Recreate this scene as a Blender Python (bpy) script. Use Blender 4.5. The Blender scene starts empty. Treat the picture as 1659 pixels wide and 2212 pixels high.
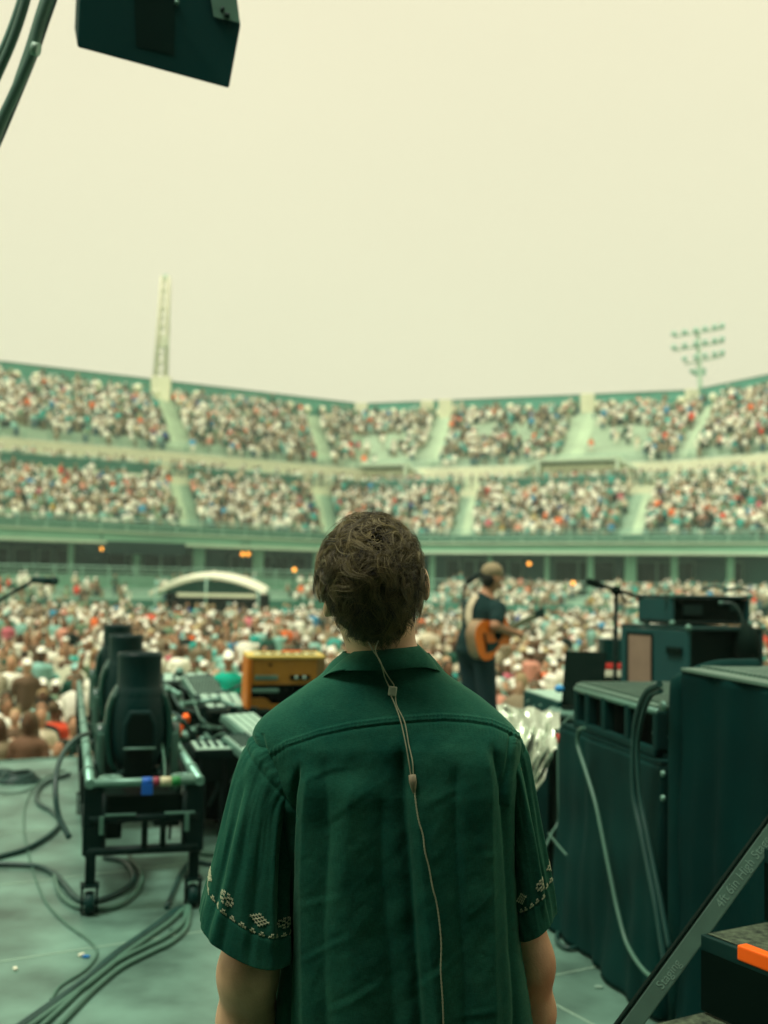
import bpy, bmesh, math, random
import numpy as np
from mathutils import Vector, Matrix, noise as mnoise
S = bpy.context.scene
C = S.collection
PI = math.pi
rng = np.random.default_rng(7)
random.seed(7)

# ------------------------------------------------------------------ camera
PITCH, ROLL, FPX, CX, CY = math.radians(3.52), math.radians(1.02), 2419.0, 829.5, 1106.0
CAM = np.array([0.0, 0.0, 1.65])
_r0 = np.array([1.0, 0, 0]); _u0 = np.array([0, -math.sin(PITCH), math.cos(PITCH)])
FW = np.array([0, math.cos(PITCH), math.sin(PITCH)])
RT = math.cos(ROLL) * _r0 + math.sin(ROLL) * _u0
UP = -math.sin(ROLL) * _r0 + math.cos(ROLL) * _u0
cd = bpy.data.cameras.new('camera'); cam = bpy.data.objects.new('camera', cd); C.objects.link(cam)
cam.matrix_world = Matrix(((RT[0], UP[0], -FW[0], CAM[0]), (RT[1], UP[1], -FW[1], CAM[1]), (RT[2], UP[2], -FW[2], CAM[2]), (0, 0, 0, 1)))
cd.sensor_fit = 'HORIZONTAL'; cd.sensor_width = 24.0; cd.lens = 35.0
cd.clip_start = 0.05; cd.clip_end = 3000
cd.dof.use_dof = True; cd.dof.focus_distance = 1.98; cd.dof.aperture_fstop = 3.1
S.camera = cam

# ------------------------------------------------------------------ sky, sun, exposure
SUN_EL, SUN_AZ = math.radians(66), math.radians(-125)          # azimuth from +Y, negative = to the left
w = bpy.data.worlds.new('World'); S.world = w; w.use_nodes = True
nt = w.node_tree; nt.nodes.clear()
out = nt.nodes.new('ShaderNodeOutputWorld'); bg = nt.nodes.new('ShaderNodeBackground')
sky = nt.nodes.new('ShaderNodeTexSky'); sky.sky_type = 'NISHITA'; sky.sun_disc = False
sky.sun_elevation = SUN_EL; sky.sun_rotation = SUN_AZ; sky.dust_density = 6.0; sky.air_density = 1.0
tc = nt.nodes.new('ShaderNodeTexCoord'); sep = nt.nodes.new('ShaderNodeSeparateXYZ')
nt.links.new(tc.outputs['Generated'], sep.inputs[0])
cr = nt.nodes.new('ShaderNodeValToRGB')
cr.color_ramp.elements[0].position = 0.0; cr.color_ramp.elements[0].color = (8.1, 8.1, 5.7, 1)
cr.color_ramp.elements[1].position = 0.5; cr.color_ramp.elements[1].color = (9.4, 8.8, 6.2, 1)
e_ = cr.color_ramp.elements.new(1.0); e_.color = (19.5, 18.6, 14.2, 1)      # an overcast sky is brightest overhead
nz = nt.nodes.new('ShaderNodeTexNoise'); nz.inputs['Scale'].default_value = 1.6; nz.inputs['Detail'].default_value = 3
mp = nt.nodes.new('ShaderNodeMapping'); mp.inputs['Scale'].default_value = (1, 1, 2.2)
nt.links.new(tc.outputs['Generated'], mp.inputs[0]); nt.links.new(mp.outputs[0], nz.inputs['Vector'])
nm = nt.nodes.new('ShaderNodeMapRange'); nm.inputs[3].default_value = 0.95; nm.inputs[4].default_value = 1.05
nt.links.new(nz.outputs[0], nm.inputs[0])
nt.links.new(sep.outputs[2], cr.inputs[0])
mul = nt.nodes.new('ShaderNodeVectorMath'); mul.operation = 'SCALE'
nt.links.new(cr.outputs[0], mul.inputs[0]); nt.links.new(nm.outputs[0], mul.inputs['Scale'])
mx = nt.nodes.new('ShaderNodeMix'); mx.data_type = 'RGBA'; mx.inputs[0].default_value = 0.97   # cloud layer over the clear sky
nt.links.new(sky.outputs[0], mx.inputs[6]); nt.links.new(mul.outputs[0], mx.inputs[7])
nt.links.new(mx.outputs[2], bg.inputs[0]); bg.inputs[1].default_value = 0.1
nt.links.new(bg.outputs[0], out.inputs[0])
sl = bpy.data.lights.new('sun', 'SUN'); sun = bpy.data.objects.new('sun', sl); C.objects.link(sun)
sl.energy = 3.4; sl.angle = math.radians(18); sl.color = (1.0, 0.96, 0.84)
sd = Vector((math.sin(SUN_AZ) * math.cos(SUN_EL), math.cos(SUN_AZ) * math.cos(SUN_EL), math.sin(SUN_EL)))
sun.rotation_euler = sd.to_track_quat('Z', 'Y').to_euler()
S.view_settings.view_transform = 'Standard'; S.view_settings.look = 'None'
S.view_settings.exposure = 0.0; S.view_settings.gamma = 1.0
try:
    S.cycles.use_denoising = True; S.cycles.denoiser = 'OPENIMAGEDENOISE'
except Exception: pass
S.cycles.max_bounces = 5; S.cycles.diffuse_bounces = 3; S.cycles.glossy_bounces = 2
S.cycles.transparent_max_bounces = 6; S.cycles.caustics_reflective = False; S.cycles.caustics_refractive = False

# ------------------------------------------------------------------ helpers
def ray(px, py):
    d = FW + RT * ((px - CX) / FPX) - UP * ((py - CY) / FPX)
    return d / d[1]
def W(px, py, Y):
    return CAM + ray(px, py) * Y
def G(px, py, z=0.0):
    d = ray(px, py); return CAM + d * ((z - CAM[2]) / d[2])
def PL(px, py, p0, n):
    d = ray(px, py); n = np.array(n, float); return CAM + d * (np.dot(np.array(p0) - CAM, n) / np.dot(d, n))
def PX(P):
    P = np.asarray(P, float); q = P - CAM
    dz = q @ FW
    return CX + FPX * (q @ RT) / dz, CY - FPX * (q @ UP) / dz
def lin(c):
    c = c / 255.0
    return c / 12.92 if c <= 0.04045 else ((c + 0.055) / 1.055) ** 2.4
def RGB(r, g, b, k=1.0):
    return (lin(r) * k, lin(g) * k, lin(b) * k, 1.0)
MATS = {}
def mat(name, rgb, rough=0.7, metal=0.0, var=0.12, scale=6.0, bump=0.0, bscale=60.0, spec=0.3, rgb2=None):
    if name in MATS: return MATS[name]
    if rgb[1] > rgb[0] * 1.15: rgb = (rgb[0], rgb[1], rgb[2] * 1.10, 1)
    if rgb2 and rgb2[1] > rgb2[0] * 1.15: rgb2 = (rgb2[0], rgb2[1], rgb2[2] * 1.10, 1)
    m = bpy.data.materials.new(name); m.use_nodes = True; n = m.node_tree; b = n.nodes['Principled BSDF']
    b.inputs['Roughness'].default_value = rough; b.inputs['Metallic'].default_value = metal
    b.inputs['Specular IOR Level'].default_value = spec
    t = n.nodes.new('ShaderNodeTexCoord'); nn = n.nodes.new('ShaderNodeTexNoise')
    nn.inputs['Scale'].default_value = scale; nn.inputs['Detail'].default_value = 5
    n.links.new(t.outputs['Object'], nn.inputs['Vector'])
    r = n.nodes.new('ShaderNodeValToRGB'); c1 = rgb; c2 = rgb2 or rgb
    r.color_ramp.elements[0].position = 0.3; r.color_ramp.elements[1].position = 0.7
    r.color_ramp.elements[0].color = tuple(x * (1 - var) for x in c1[:3]) + (1,)
    r.color_ramp.elements[1].color = tuple(min(1, x * (1 + var)) for x in c2[:3]) + (1,)
    n.links.new(nn.outputs[0], r.inputs[0]); n.links.new(r.outputs[0], b.inputs['Base Color'])
    if bump > 0:
        n2 = n.nodes.new('ShaderNodeTexNoise'); n2.inputs['Scale'].default_value = bscale; n2.inputs['Detail'].default_value = 4
        n.links.new(t.outputs['Object'], n2.inputs['Vector'])
        bp = n.nodes.new('ShaderNodeBump'); bp.inputs['Strength'].default_value = bump; bp.inputs['Distance'].default_value = 0.01
        n.links.new(n2.outputs[0], bp.inputs['Height']); n.links.new(bp.outputs[0], b.inputs['Normal'])
    MATS[name] = m; return m
def attr_mat(name, attr, atype='GEOMETRY', rough=0.8):
    if name in MATS: return MATS[name]
    m = bpy.data.materials.new(name); m.use_nodes = True; n = m.node_tree; b = n.nodes['Principled BSDF']
    a = n.nodes.new('ShaderNodeAttribute'); a.attribute_type = atype; a.attribute_name = attr
    n.links.new(a.outputs['Color'], b.inputs['Base Color']); b.inputs['Roughness'].default_value = rough
    b.inputs['Specular IOR Level'].default_value = 0.2
    MATS[name] = m; return m
def emis(name, rgb, s):
    m = bpy.data.materials.new(name); m.use_nodes = True; b = m.node_tree.nodes['Principled BSDF']
    b.inputs['Base Color'].default_value = rgb; b.inputs['Emission Color'].default_value = rgb; b.inputs['Emission Strength'].default_value = s
    return m

def tag(o, label=None, cat=None, group=None, kind=None):
    if label: o['label'] = label
    if cat: o['category'] = cat
    if group: o['group'] = group
    if kind: o['kind'] = kind
    return o
def mesh_np(name, V, F, m, parent=None, smooth=False, mi=None, mats=None):
    """V (n,3), F list of faces or (k,4)/(k,3) array"""
    me = bpy.data.meshes.new(name)
    V = np.asarray(V, np.float32)
    if isinstance(F, np.ndarray):
        k = F.shape[1]
        me.vertices.add(len(V)); me.vertices.foreach_set('co', V.ravel())
        me.loops.add(F.size); me.loops.foreach_set('vertex_index', F.astype(np.int32).ravel())
        me.polygons.add(len(F)); me.polygons.foreach_set('loop_start', np.arange(0, F.size, k, dtype=np.int32))
        me.update(calc_edges=True)
    else:
        me.from_pydata(V.tolist(), [], F)
    for x in (mats or [m]): me.materials.append(x)
    if mi is not None: me.polygons.foreach_set('material_index', np.asarray(mi, np.int32))
    if smooth: me.polygons.foreach_set('use_smooth', np.ones(len(me.polygons), bool))
    me.update()
    o = bpy.data.objects.new(name, me); C.objects.link(o)
    if parent is not None: put(o, parent)
    return o
def put(o, parent):
    o.parent = parent
    o.matrix_parent_inverse = Matrix.Translation(parent.location).inverted() if parent.parent is None else parent.matrix_parent_inverse.copy()
    if parent.parent is not None:
        o.matrix_parent_inverse = Matrix.Identity(4)
        # parent itself is a world-space mesh under an Empty: no extra offset needed
def empty(name, loc, label=None, cat=None, group=None):
    o = bpy.data.objects.new(name, None); o.empty_display_size = 0.1; C.objects.link(o)
    o.location = tuple(float(x) for x in loc); tag(o, label, cat, group)
    return o
def catmull(pts, n=8):
    P = np.asarray(pts, float)
    if len(P) < 3: return P
    Q = np.vstack([2 * P[0] - P[1], P, 2 * P[-1] - P[-2]]); o = []
    for i in range(1, len(Q) - 2):
        t = np.linspace(0, 1, n, endpoint=False)[:, None]
        a, b, c, d = Q[i - 1], Q[i], Q[i + 1], Q[i + 2]
        o.append(0.5 * ((2 * b) + (c - a) * t + (2 * a - 5 * b + 4 * c - d) * t ** 2 + (3 * b - a - 3 * c + d) * t ** 3))
    return np.vstack(o + [P[-1:]])
class MB:
    def __init__(s): s.v = []; s.f = []; s.n = 0; s.sm = []
    def add(s, V, F, smooth=False):
        V = np.asarray(V, float); s.v.append(V)
        s.f += [tuple(int(i) + s.n for i in f) for f in F]; s.sm += [smooth] * len(F); s.n += len(V); return s
    def box(s, c, size, R=None, bev=0.0):
        c = np.asarray(c, float); h = np.asarray(size, float) / 2
        if bev > 0:
            b = min(bev, h.min() * 0.9); P = []
            bm = bmesh.new(); bmesh.ops.create_cube(bm, size=1.0)
            for v in bm.verts: v.co = Vector((v.co.x * 2 * h[0], v.co.y * 2 * h[1], v.co.z * 2 * h[2]))
            bmesh.ops.bevel(bm, geom=bm.edges[:], offset=b, segments=2, affect='EDGES', profile=0.6)
            bm.verts.index_update(); V = np.array([v.co[:] for v in bm.verts]); F = [[v.index for v in f.verts] for f in bm.faces]; bm.free()
        else:
            V = np.array([[x, y, z] for x in (-1, 1) for y in (-1, 1) for z in (-1, 1)]) * h
            F = [(0, 1, 3, 2), (4, 6, 7, 5), (0, 4, 5, 1), (2, 3, 7, 6), (0, 2, 6, 4), (1, 5, 7, 3)]
        if R is not None: V = V @ np.asarray(R).T
        return s.add(V + c, F)
    def tube(s, pts, r, seg=8, n=6, sm=True, caps=True):
        P = catmull(pts, n) if (sm and len(pts) > 2) else np.asarray(pts, float)
        r = np.broadcast_to(np.asarray(r, float), (len(P),)) if np.ndim(r) == 0 else np.interp(np.linspace(0, 1, len(P)), np.linspace(0, 1, len(r)), r)
        T = np.gradient(P, axis=0); T /= np.linalg.norm(T, axis=1)[:, None] + 1e-12
        up = np.array([0, 0, 1.0]) if abs(T[0][2]) < 0.9 else np.array([1.0, 0, 0])
        V = []; a = np.linspace(0, 2 * PI, seg, endpoint=False); u = np.cross(T[0], up); u /= np.linalg.norm(u)
        for i in range(len(P)):
            u = u - T[i] * (u @ T[i]); u /= np.linalg.norm(u) + 1e-12; v = np.cross(T[i], u)
            V.append(P[i] + r[i] * (np.cos(a)[:, None] * u + np.sin(a)[:, None] * v))
        V = np.vstack(V); F = []
        for i in range(len(P) - 1):
            for j in range(seg):
                k = (j + 1) % seg; F.append((i * seg + j, i * seg + k, (i + 1) * seg + k, (i + 1) * seg + j))
        s.add(V, F, True)
        if caps: s.add(V[:seg], [tuple(range(seg))[::-1]]); s.add(V[-seg:], [tuple(range(seg))])
        return s
    def lathe(s, prof, c, axis=(0, 0, 1), seg=28, smooth=True):
        ax = np.asarray(axis, float); ax /= np.linalg.norm(ax)
        up = np.array([1.0, 0, 0]) if abs(ax[0]) < 0.9 else np.array([0, 1.0, 0])
        u = np.cross(ax, up); u /= np.linalg.norm(u); v = np.cross(ax, u)
        a = np.linspace(0, 2 * PI, seg, endpoint=False)
        V = np.vstack([np.asarray(c) + ax * z + max(r, 1e-4) * (np.cos(a)[:, None] * u + np.sin(a)[:, None] * v) for r, z in prof])
        F = [(i * seg + j, i * seg + (j + 1) % seg, (i + 1) * seg + (j + 1) % seg, (i + 1) * seg + j) for i in range(len(prof) - 1) for j in range(seg)]
        return s.add(V, F, smooth)
    def ell(s, c, r, R=None, seg=12, rings=8):
        V = []; 
        for i in range(rings + 1):
            t = PI * i / rings
            for j in range(seg):
                a = 2 * PI * j / seg; V.append((math.sin(t) * math.cos(a) * r[0], math.sin(t) * math.sin(a) * r[1], math.cos(t) * r[2]))
        V = np.array(V)
        if R is not None: V = V @ np.asarray(R).T
        F = [(i * seg + j, (i + 1) * seg + j, (i + 1) * seg + (j + 1) % seg, i * seg + (j + 1) % seg) for i in range(rings) for j in range(seg)]
        return s.add(V + np.asarray(c), F, True)
    def prism(s, poly, o, u, v, wv, smooth=False):
        """polygon (list of 2d) in plane (u,v) at o, thickness vector wv"""
        o, u, v, wv = map(lambda q: np.asarray(q, float), (o, u, v, wv)); n = len(poly)
        A = np.array([o + u * p[0] + v * p[1] for p in poly]); V = np.vstack([A, A + wv])
        F = [tuple(range(n))[::-1], tuple(range(n, 2 * n))] + [(i, (i + 1) % n, n + (i + 1) % n, n + i) for i in range(n)]
        return s.add(V, F)
    def quad(s, a, b, c, d): return s.add([a, b, c, d], [(0, 1, 2, 3)])
    def build(s, name, m, parent=None, fix=True):
        V = np.vstack(s.v); me = bpy.data.meshes.new(name); me.from_pydata(V.tolist(), [], s.f); me.materials.append(m)
        me.polygons.foreach_set('use_smooth', np.array(s.sm, bool))
        if fix:
            bm = bmesh.new(); bm.from_mesh(me); bmesh.ops.remove_doubles(bm, verts=bm.verts, dist=1e-5)
            bmesh.ops.recalc_face_normals(bm, faces=bm.faces); bm.to_mesh(me); bm.free()
        me.update()
        o = bpy.data.objects.new(name, me); C.objects.link(o)
        if parent is not None: put(o, parent)
        return o
def Rz(a): c, s = math.cos(a), math.sin(a); return np.array([[c, -s, 0], [s, c, 0], [0, 0, 1.0]])
def Rx(a): c, s = math.cos(a), math.sin(a); return np.array([[1, 0, 0], [0, c, -s], [0, s, c]])
def Ry(a): c, s = math.cos(a), math.sin(a); return np.array([[c, 0, s], [0, 1, 0], [-s, 0, c]])
def dup(o, parent=None, dm=None):
    c = o.copy(); C.objects.link(c)
    if parent is not None: c.parent = parent
    for ch in list(o.children): dup(ch, c)
    return c

# ------------------------------------------------------------------ smooth bodies from a distance field
def cap(a, b, ra, rb, cls=0, k=0.03): return ('c', np.array(a, float), np.array(b, float), ra, rb, cls, k)
def ell(c, r, cls=0, k=0.03, R=None): return ('e', np.array(c, float), np.array(r, float), R, 0, cls, k)
def pd(p, P):
    if p[0] == 'c':
        a, b, ra, rb = p[1:5]; ab = b - a; L = ab @ ab + 1e-12
        t = np.clip(((P - a) @ ab) / L, 0, 1)
        return np.linalg.norm(P - a - t[..., None] * ab, axis=-1) - (ra + (rb - ra) * t)
    c, r, R = p[1:4]; q = P - c
    if R is not None: q = q @ np.asarray(R)
    k0 = np.linalg.norm(q / r, axis=-1); k1 = np.linalg.norm(q / (r * r), axis=-1) + 1e-9
    return k0 * (k0 - 1) / k1
def pbb(p):
    if p[0] == 'c':
        r = max(p[3], p[4]); return np.minimum(p[1], p[2]) - r, np.maximum(p[1], p[2]) + r
    r = p[2].max() if p[3] is not None else p[2]; return p[1] - r, p[1] + r
def sdf_body(prims, h=0.02):
    bb = [pbb(p) for p in prims]; lo = np.min([b[0] for b in bb], 0) - 3 * h; hi = np.max([b[1] for b in bb], 0) + 3 * h
    n = np.ceil((hi - lo) / h).astype(int) + 1; D = np.full(n, 1.0, np.float32)
    for p, b in zip(prims, bb):
        m = p[6] + 2 * h; i0 = np.maximum(((b[0] - m - lo) / h).astype(int), 0); i1 = np.minimum(((b[1] + m - lo) / h).astype(int) + 2, n)
        g = np.stack(np.meshgrid(*[lo[a] + h * np.arange(i0[a], i1[a]) for a in range(3)], indexing='ij'), -1)
        d = pd(p, g).astype(np.float32); sl_ = tuple(slice(i0[a], i1[a]) for a in range(3)); o = D[sl_]
        k = p[6]; q = np.maximum(k - np.abs(o - d), 0) / k
        D[sl_] = np.minimum(o, d) - q * q * k * 0.25
    s = D < 0
    cs = np.zeros(tuple(n - 1), np.int8); acc = np.zeros(tuple(n - 1) + (3,), np.float32); cnt = np.zeros(tuple(n - 1), np.float32)
    offs = [(0, 0, 0), (1, 0, 0), (0, 1, 0), (1, 1, 0), (0, 0, 1), (1, 0, 1), (0, 1, 1), (1, 1, 1)]
    def sub(A, o): return A[o[0]:n[0] - 1 + o[0], o[1]:n[1] - 1 + o[1], o[2]:n[2] - 1 + o[2]]
    for i in range(8):
        for j in range(i + 1, 8):
            a, b = offs[i], offs[j]
            if sum(abs(a[x] - b[x]) for x in range(3)) != 1: continue
            da, db = sub(D, a), sub(D, b); ch = (da < 0) != (db < 0)
            t = np.where(ch, da / np.where(ch, da - db, 1), 0)
            for x in range(3): acc[..., x] += np.where(ch, a[x] + t * (b[x] - a[x]), 0)
            cnt += ch
    act = cnt > 0; idx = -np.ones(act.shape, np.int64); idx[act] = np.arange(act.sum())
    ii = np.argwhere(act); V = lo + h * (ii + acc[act] / cnt[act][:, None])
    F = []
    for x in range(3):
        y, z = (x + 1) % 3, (x + 2) % 3
        a = [slice(None)] * 3; b = [slice(None)] * 3; a[x] = slice(0, -1); b[x] = slice(1, None)
        sa, sb = s[tuple(a)], s[tuple(b)]
        for flip in (0, 1):
            e = np.argwhere((sa & ~sb) if not flip else (~sa & sb))
            e = e[(e[:, y] > 0) & (e[:, z] > 0) & (e[:, y] < n[y] - 1) & (e[:, z] < n[z] - 1)]
            q = []
            for dy, dz in ((0, 0), (1, 0), (1, 1), (0, 1)):
                c = e.copy(); c[:, y] -= dy; c[:, z] -= dz; q.append(idx[c[:, 0], c[:, 1], c[:, 2]])
            q = np.stack(q, 1)
            F.append(q if not flip else q[:, ::-1])
    F = np.vstack(F); F = F[(F >= 0).all(1)]
    ctr = V[F].mean(1); best = np.full(len(F), 9.0); cl = np.zeros(len(F), int)
    for p in prims:
        d = pd(p, ctr); m = d < best; best[m] = d[m]; cl[m] = p[5]
    return V, F, cl
# ------------------------------------------------------------------ materials
M = {
 'deck': mat('stage_deck_surface', RGB(84, 122, 102, 0.54), 0.40, var=0.28, scale=2.6, bump=0.08, bscale=30, rgb2=RGB(114, 158, 134, 0.58)),
 'black': mat('black_paint', RGB(2, 44, 36, 0.45), 0.5, var=0.2, spec=.12),
 'dark': mat('dark_plastic', RGB(4, 56, 48, 0.6), 0.5, var=0.2, spec=.15),
 'deep': mat('deep_black', RGB(0, 30, 20, 0.5), 0.8, spec=.06),
 'tube': mat('aluminium_tube', RGB(125, 175, 150, 0.7), 0.35, 0.5, var=0.15),
 'grey': mat('grey_green_metal', RGB(110, 160, 135, 0.6), 0.4, 0.3, var=0.2),
 'pale': mat('pale_panel', RGB(165, 205, 175, 0.7), 0.45, var=0.12),
 'cable': mat('black_rubber', RGB(26, 66, 56, 0.8), 0.38, var=0.15),
 'cableg': mat('grey_rubber', RGB(70, 112, 90, 0.8), 0.42, var=0.15),
 'cloth': mat('black_drape', RGB(0, 54, 46, 0.6), 0.9, var=0.25, scale=3, bump=0.3, bscale=220, spec=0.1),
 'rib': mat('ribbed_grey_lid', RGB(100, 140, 115, 0.5), 0.5, var=0.15),
 'orange': mat('orange_tape', (0.95, 0.13, 0.0, 1), 0.5, var=0.06),
 'white': mat('white_plastic', RGB(228, 232, 205, 0.85), 0.5, var=0.06),
 'conc': mat('pale_concrete', RGB(200, 220, 184, 0.92), 0.8, var=0.1, scale=0.4),
 'seat': mat('green_terrace', RGB(160, 198, 168, 0.72), 0.7, var=0.15, scale=0.3),
 'teal': mat('teal_wall_panel', RGB(92, 170, 142, 0.8), 0.6, var=0.1, scale=0.5),
 'stripteal': mat('dark_teal_strip', RGB(70, 135, 110, 0.75), 0.6, var=0.1, scale=0.5),
 'fascia': mat('fascia_green', RGB(130, 182, 148, 0.95), 0.6, var=0.06, scale=0.5),
 'cream': mat('cream_wall', RGB(226, 228, 196, 0.95), 0.8, var=0.06, scale=0.4),
 'steel': mat('pale_rail_steel', RGB(150, 195, 165, 0.8), 0.4, var=0.1),
 'glass': mat('dark_window_glass', RGB(0, 60, 46, 0.6), 0.7, var=0.3, scale=0.5, spec=.03),
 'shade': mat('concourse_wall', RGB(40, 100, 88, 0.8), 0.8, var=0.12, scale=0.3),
 'turf': mat('field_cover', RGB(120, 165, 130, 0.7), 0.9, var=0.15, scale=0.8),
}
# ------------------------------------------------------------------ ground and stage
FZ = -1.5
g = MB().quad((-500, -300, FZ), (500, -300, FZ), (500, 900, FZ), (-500, 900, FZ)).build('ground', M['turf'], fix=False); tag(g, kind='structure')
# stage: edge line through E0, direction EU; deck panels 2.44 x 1.22 laid along the edge
TH = math.radians(30)
EU = np.array([math.cos(TH), math.sin(TH), 0]); EN = np.array([-math.sin(TH), math.cos(TH), 0])
E0 = G(0, 1647); E0[2] = 0
st = MB(); gap = 0.003
S1 = G(238, 2042); S1[2] = 0                       # a joint of the decking passes here
q0 = (S1 - E0) @ EN; nrow = int(14 / 1.22)
ph = G(1226, 2184); phu = ((ph - E0) @ EU) % 2.44
rows = [q0 + 1.22 * k for k in range(-9, 12) if q0 + 1.22 * (k) < 0.0]
edges = rows + [0.0]
for a, b in zip(edges[:-1], edges[1:]):
    u = -9.76 + phu
    while u < 14:
        c = E0 + EU * (u + 1.22) + EN * ((a + b) / 2)
        st.box((c[0], c[1], -0.05), (2.44 - gap, (b - a) - gap, 0.1), Rz(TH), bev=0.004); u += 2.44
stage = st.build('stage_deck', M['deck']); tag(stage, kind='structure')
sub = MB(); c = E0 + EU * 2.2 - EN * 6.0
sub.box((c[0], c[1], -0.8), (24.2, 11.9, 1.38), Rz(TH)); so = sub.build('stage_base', M['deep']); tag(so, kind='structure')
sm_ = MB()
for a in rows:
    c = E0 + EU * 2.2 + EN * a; sm_.box((c[0], c[1], 0.0), (24.0, 0.010, 0.004), Rz(TH))
for a, b in zip(edges[:-1], edges[1:]):
    u = -9.76 + phu
    while u < 14:
        c = E0 + EU * u + EN * ((a + b) / 2); sm_.box((c[0], c[1], 0.0), (0.010, (b - a) - .014, 0.004), Rz(TH)); u += 2.44
tag(sm_.build('stage_joint_strip', mat('joint_aluminium', RGB(160, 195, 165, .8), .4, .3), fix=False), kind='structure')
ed = MB(); c = E0 + EU * 2.2 + EN * 0.03
ed.box((c[0], c[1], -0.06), (24.2, 0.05, 0.14), Rz(TH), bev=0.006); eo = ed.build('stage_kerb', M['grey']); tag(eo, kind='structure')
# unseen black walls and roof round the camera, added to shade the foreground
bw = MB(); bw.box((0, -6.5, 2.2), (20, 0.2, 7.4)); bw.box((-9.8, -4.6, 2.2), (0.2, 3.6, 7.4)); bw.box((9.8, -4.6, 2.2), (0.2, 3.6, 7.4))
tag(bw.build('shading_walls', M['deep']), 'unseen black walls behind the camera, added to shade the stage', 'light blocker', kind='structure')
rf = MB(); rf.box((0, -2.9, 6.1), (20, 7.2, 0.3)); tag(rf.build('shading_roof', M['deep']), 'unseen black roof over the camera, added to shade the stage', 'roof', kind='structure')
# bits dropped on the stage
bits = [(515, 2078, 'white'), (190, 2063, 'blue'), (40, 2092, 'white')]

# ------------------------------------------------------------------ grandstand
def invlin(px, pts):
    for (x0, y0), (x1, y1) in zip(pts[:-1], pts[1:]):
        if px <= x1 or (x1, y1) == pts[-1]:
            t = (px - x0) / (x1 - x0); return 1 / ((1 / y0) * (1 - t) + (1 / y1) * t)
FR = [(-500, None), (0, 83.0), (810, 105.0), (1659, 88.5)]
RM = [(-700, None), (0, 118.0), (775, 142.0), (1500, 127.6), (1659, 117.7), (1900, 104.0)]
def Pf(px): Y = invlin(px, FR[1:]); return np.array([(px - CX) / FPX * Y, Y])
def Pr(px): Y = invlin(px, RM[1:]); return np.array([(px - CX) / FPX * Y, Y])
RP = [-520, -260, 0, 170, 340, 500, 655, 775, 860, 960, 1115, 1270, 1385, 1500, 1659, 1900]
FP = [-380, -150, 90, 260, 420, 570, 720, 805, 845, 905, 1050, 1195, 1300, 1400, 1520, 1700]
NODE = [(Pf(f), Pr(r)) for f, r in zip(FP, RP)]
NS = len(NODE) - 1
def B(s, u, z=0.0):
    """s: node parameter along the bowl, u: 0 front rail .. 1 rim; z above the camera"""
    i = min(int(s), NS - 1) if s >= 0 else 0; t = s - i
    f = NODE[i][0] * (1 - t) + NODE[i + 1][0] * t; r = NODE[i][1] * (1 - t) + NODE[i + 1][1] * t
    p = f * (1 - u) + r * u
    return np.array([p[0], p[1], z + 1.65])
gs = empty('grandstand', B(7, 0, -3.15), 'two-tier concrete stadium grandstand packed with people, curving round the field', 'grandstand')
SS = np.arange(NS + 1)
def strip(name, prof, m, closed=False, s0=0, s1=NS):
    """sweep a profile [(u,z),...] along the bowl as one mesh"""
    ss = [s for s in SS if s0 < s < s1]; ss = [s0] + ss + [s1]
    b = MB(); V = []
    for s in ss: V += [B(s, u, z) for u, z in prof]
    k = len(prof); F = []
    for i in range(len(ss) - 1):
        for j in range(k if closed else k - 1):
            F.append((i * k + j, (i + 1) * k + j, (i + 1) * k + (j + 1) % k, i * k + (j + 1) % k))
    if closed: F += [tuple(range(k)), tuple(range((len(ss) - 1) * k, len(ss) * k))]
    b.add(V, F); return b.build(name, m, gs)
def terrace(u0, z0, u1, z1, n):
    p = []
    for i in range(n):
        p += [(u0 + (u1 - u0) * i / n, z0 + (z1 - z0) * (i + (1 if i else 0)) / n), (u0 + (u1 - u0) * (i + 1) / n, z0 + (z1 - z0) * (i + (1 if i else 0)) / n)]
    return p
NL, NU = 16, 28
LO = (0.015, 3.8, 0.29, 8.4); UPD = (0.375, 12.0, 0.97, 20.0)
upt = mat('pale_upper_terrace', RGB(192, 214, 180, 0.8), 0.8, var=.12, scale=.4)
strip('lower_terrace', terrace(*LO, NL) + [(0.30, 8.4), (0.30, 2.5), (0.0, 2.5), (0.0, 3.8), (0.015, 3.8)], M['seat'])
strip('upper_terrace', [(0.37, 11.7)] + terrace(*UPD, NU), upt)
strip('concourse_edge', [(0.2995, 8.41), (0.3005, 8.41), (0.3005, 9.2), (0.2995, 9.2)], M['cream'], True)
strip('fascia_board', [(-0.002, 2.62), (-0.014, 2.62), (-0.014, 3.25), (-0.008, 3.3), (-0.008, 3.42), (-0.002, 3.42)], M['fascia'], True)
strip('fascia_cap', [(-0.003, 3.43), (-0.02, 3.43), (-0.02, 3.56), (-0.003, 3.56)], M['conc'], True)
strip('fascia_lip', [(-0.015, 2.55), (-0.022, 2.55), (-0.022, 2.75), (-0.015, 2.75)], M['conc'], True)
strip('front_parapet', [(-0.001, 3.57), (0.004, 3.57), (0.004, 4.2), (-0.001, 4.2)], M['stripteal'], True)
strip('rim_wall', [(0.98, 19.5), (1.0, 19.5), (1.0, 22.35), (0.98, 22.35)], M['teal'], True)
strip('rim_coping', [(0.978, 22.36), (1.002, 22.36), (1.002, 22.45), (0.978, 22.45)], M['stripteal'], True)
strip('concourse_floor', [(0.301, 9.3), (0.37, 9.3), (0.37, 9.2), (0.301, 9.2)], M['conc'], True)
strip('concourse_wall', [(0.366, 9.31), (0.3695, 9.31), (0.3695, 11.75), (0.366, 11.75)], M['cream'], True)
def along(s0, s1, n): return [s0 + (s1 - s0) * i / n for i in range(n + 1)]
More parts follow.
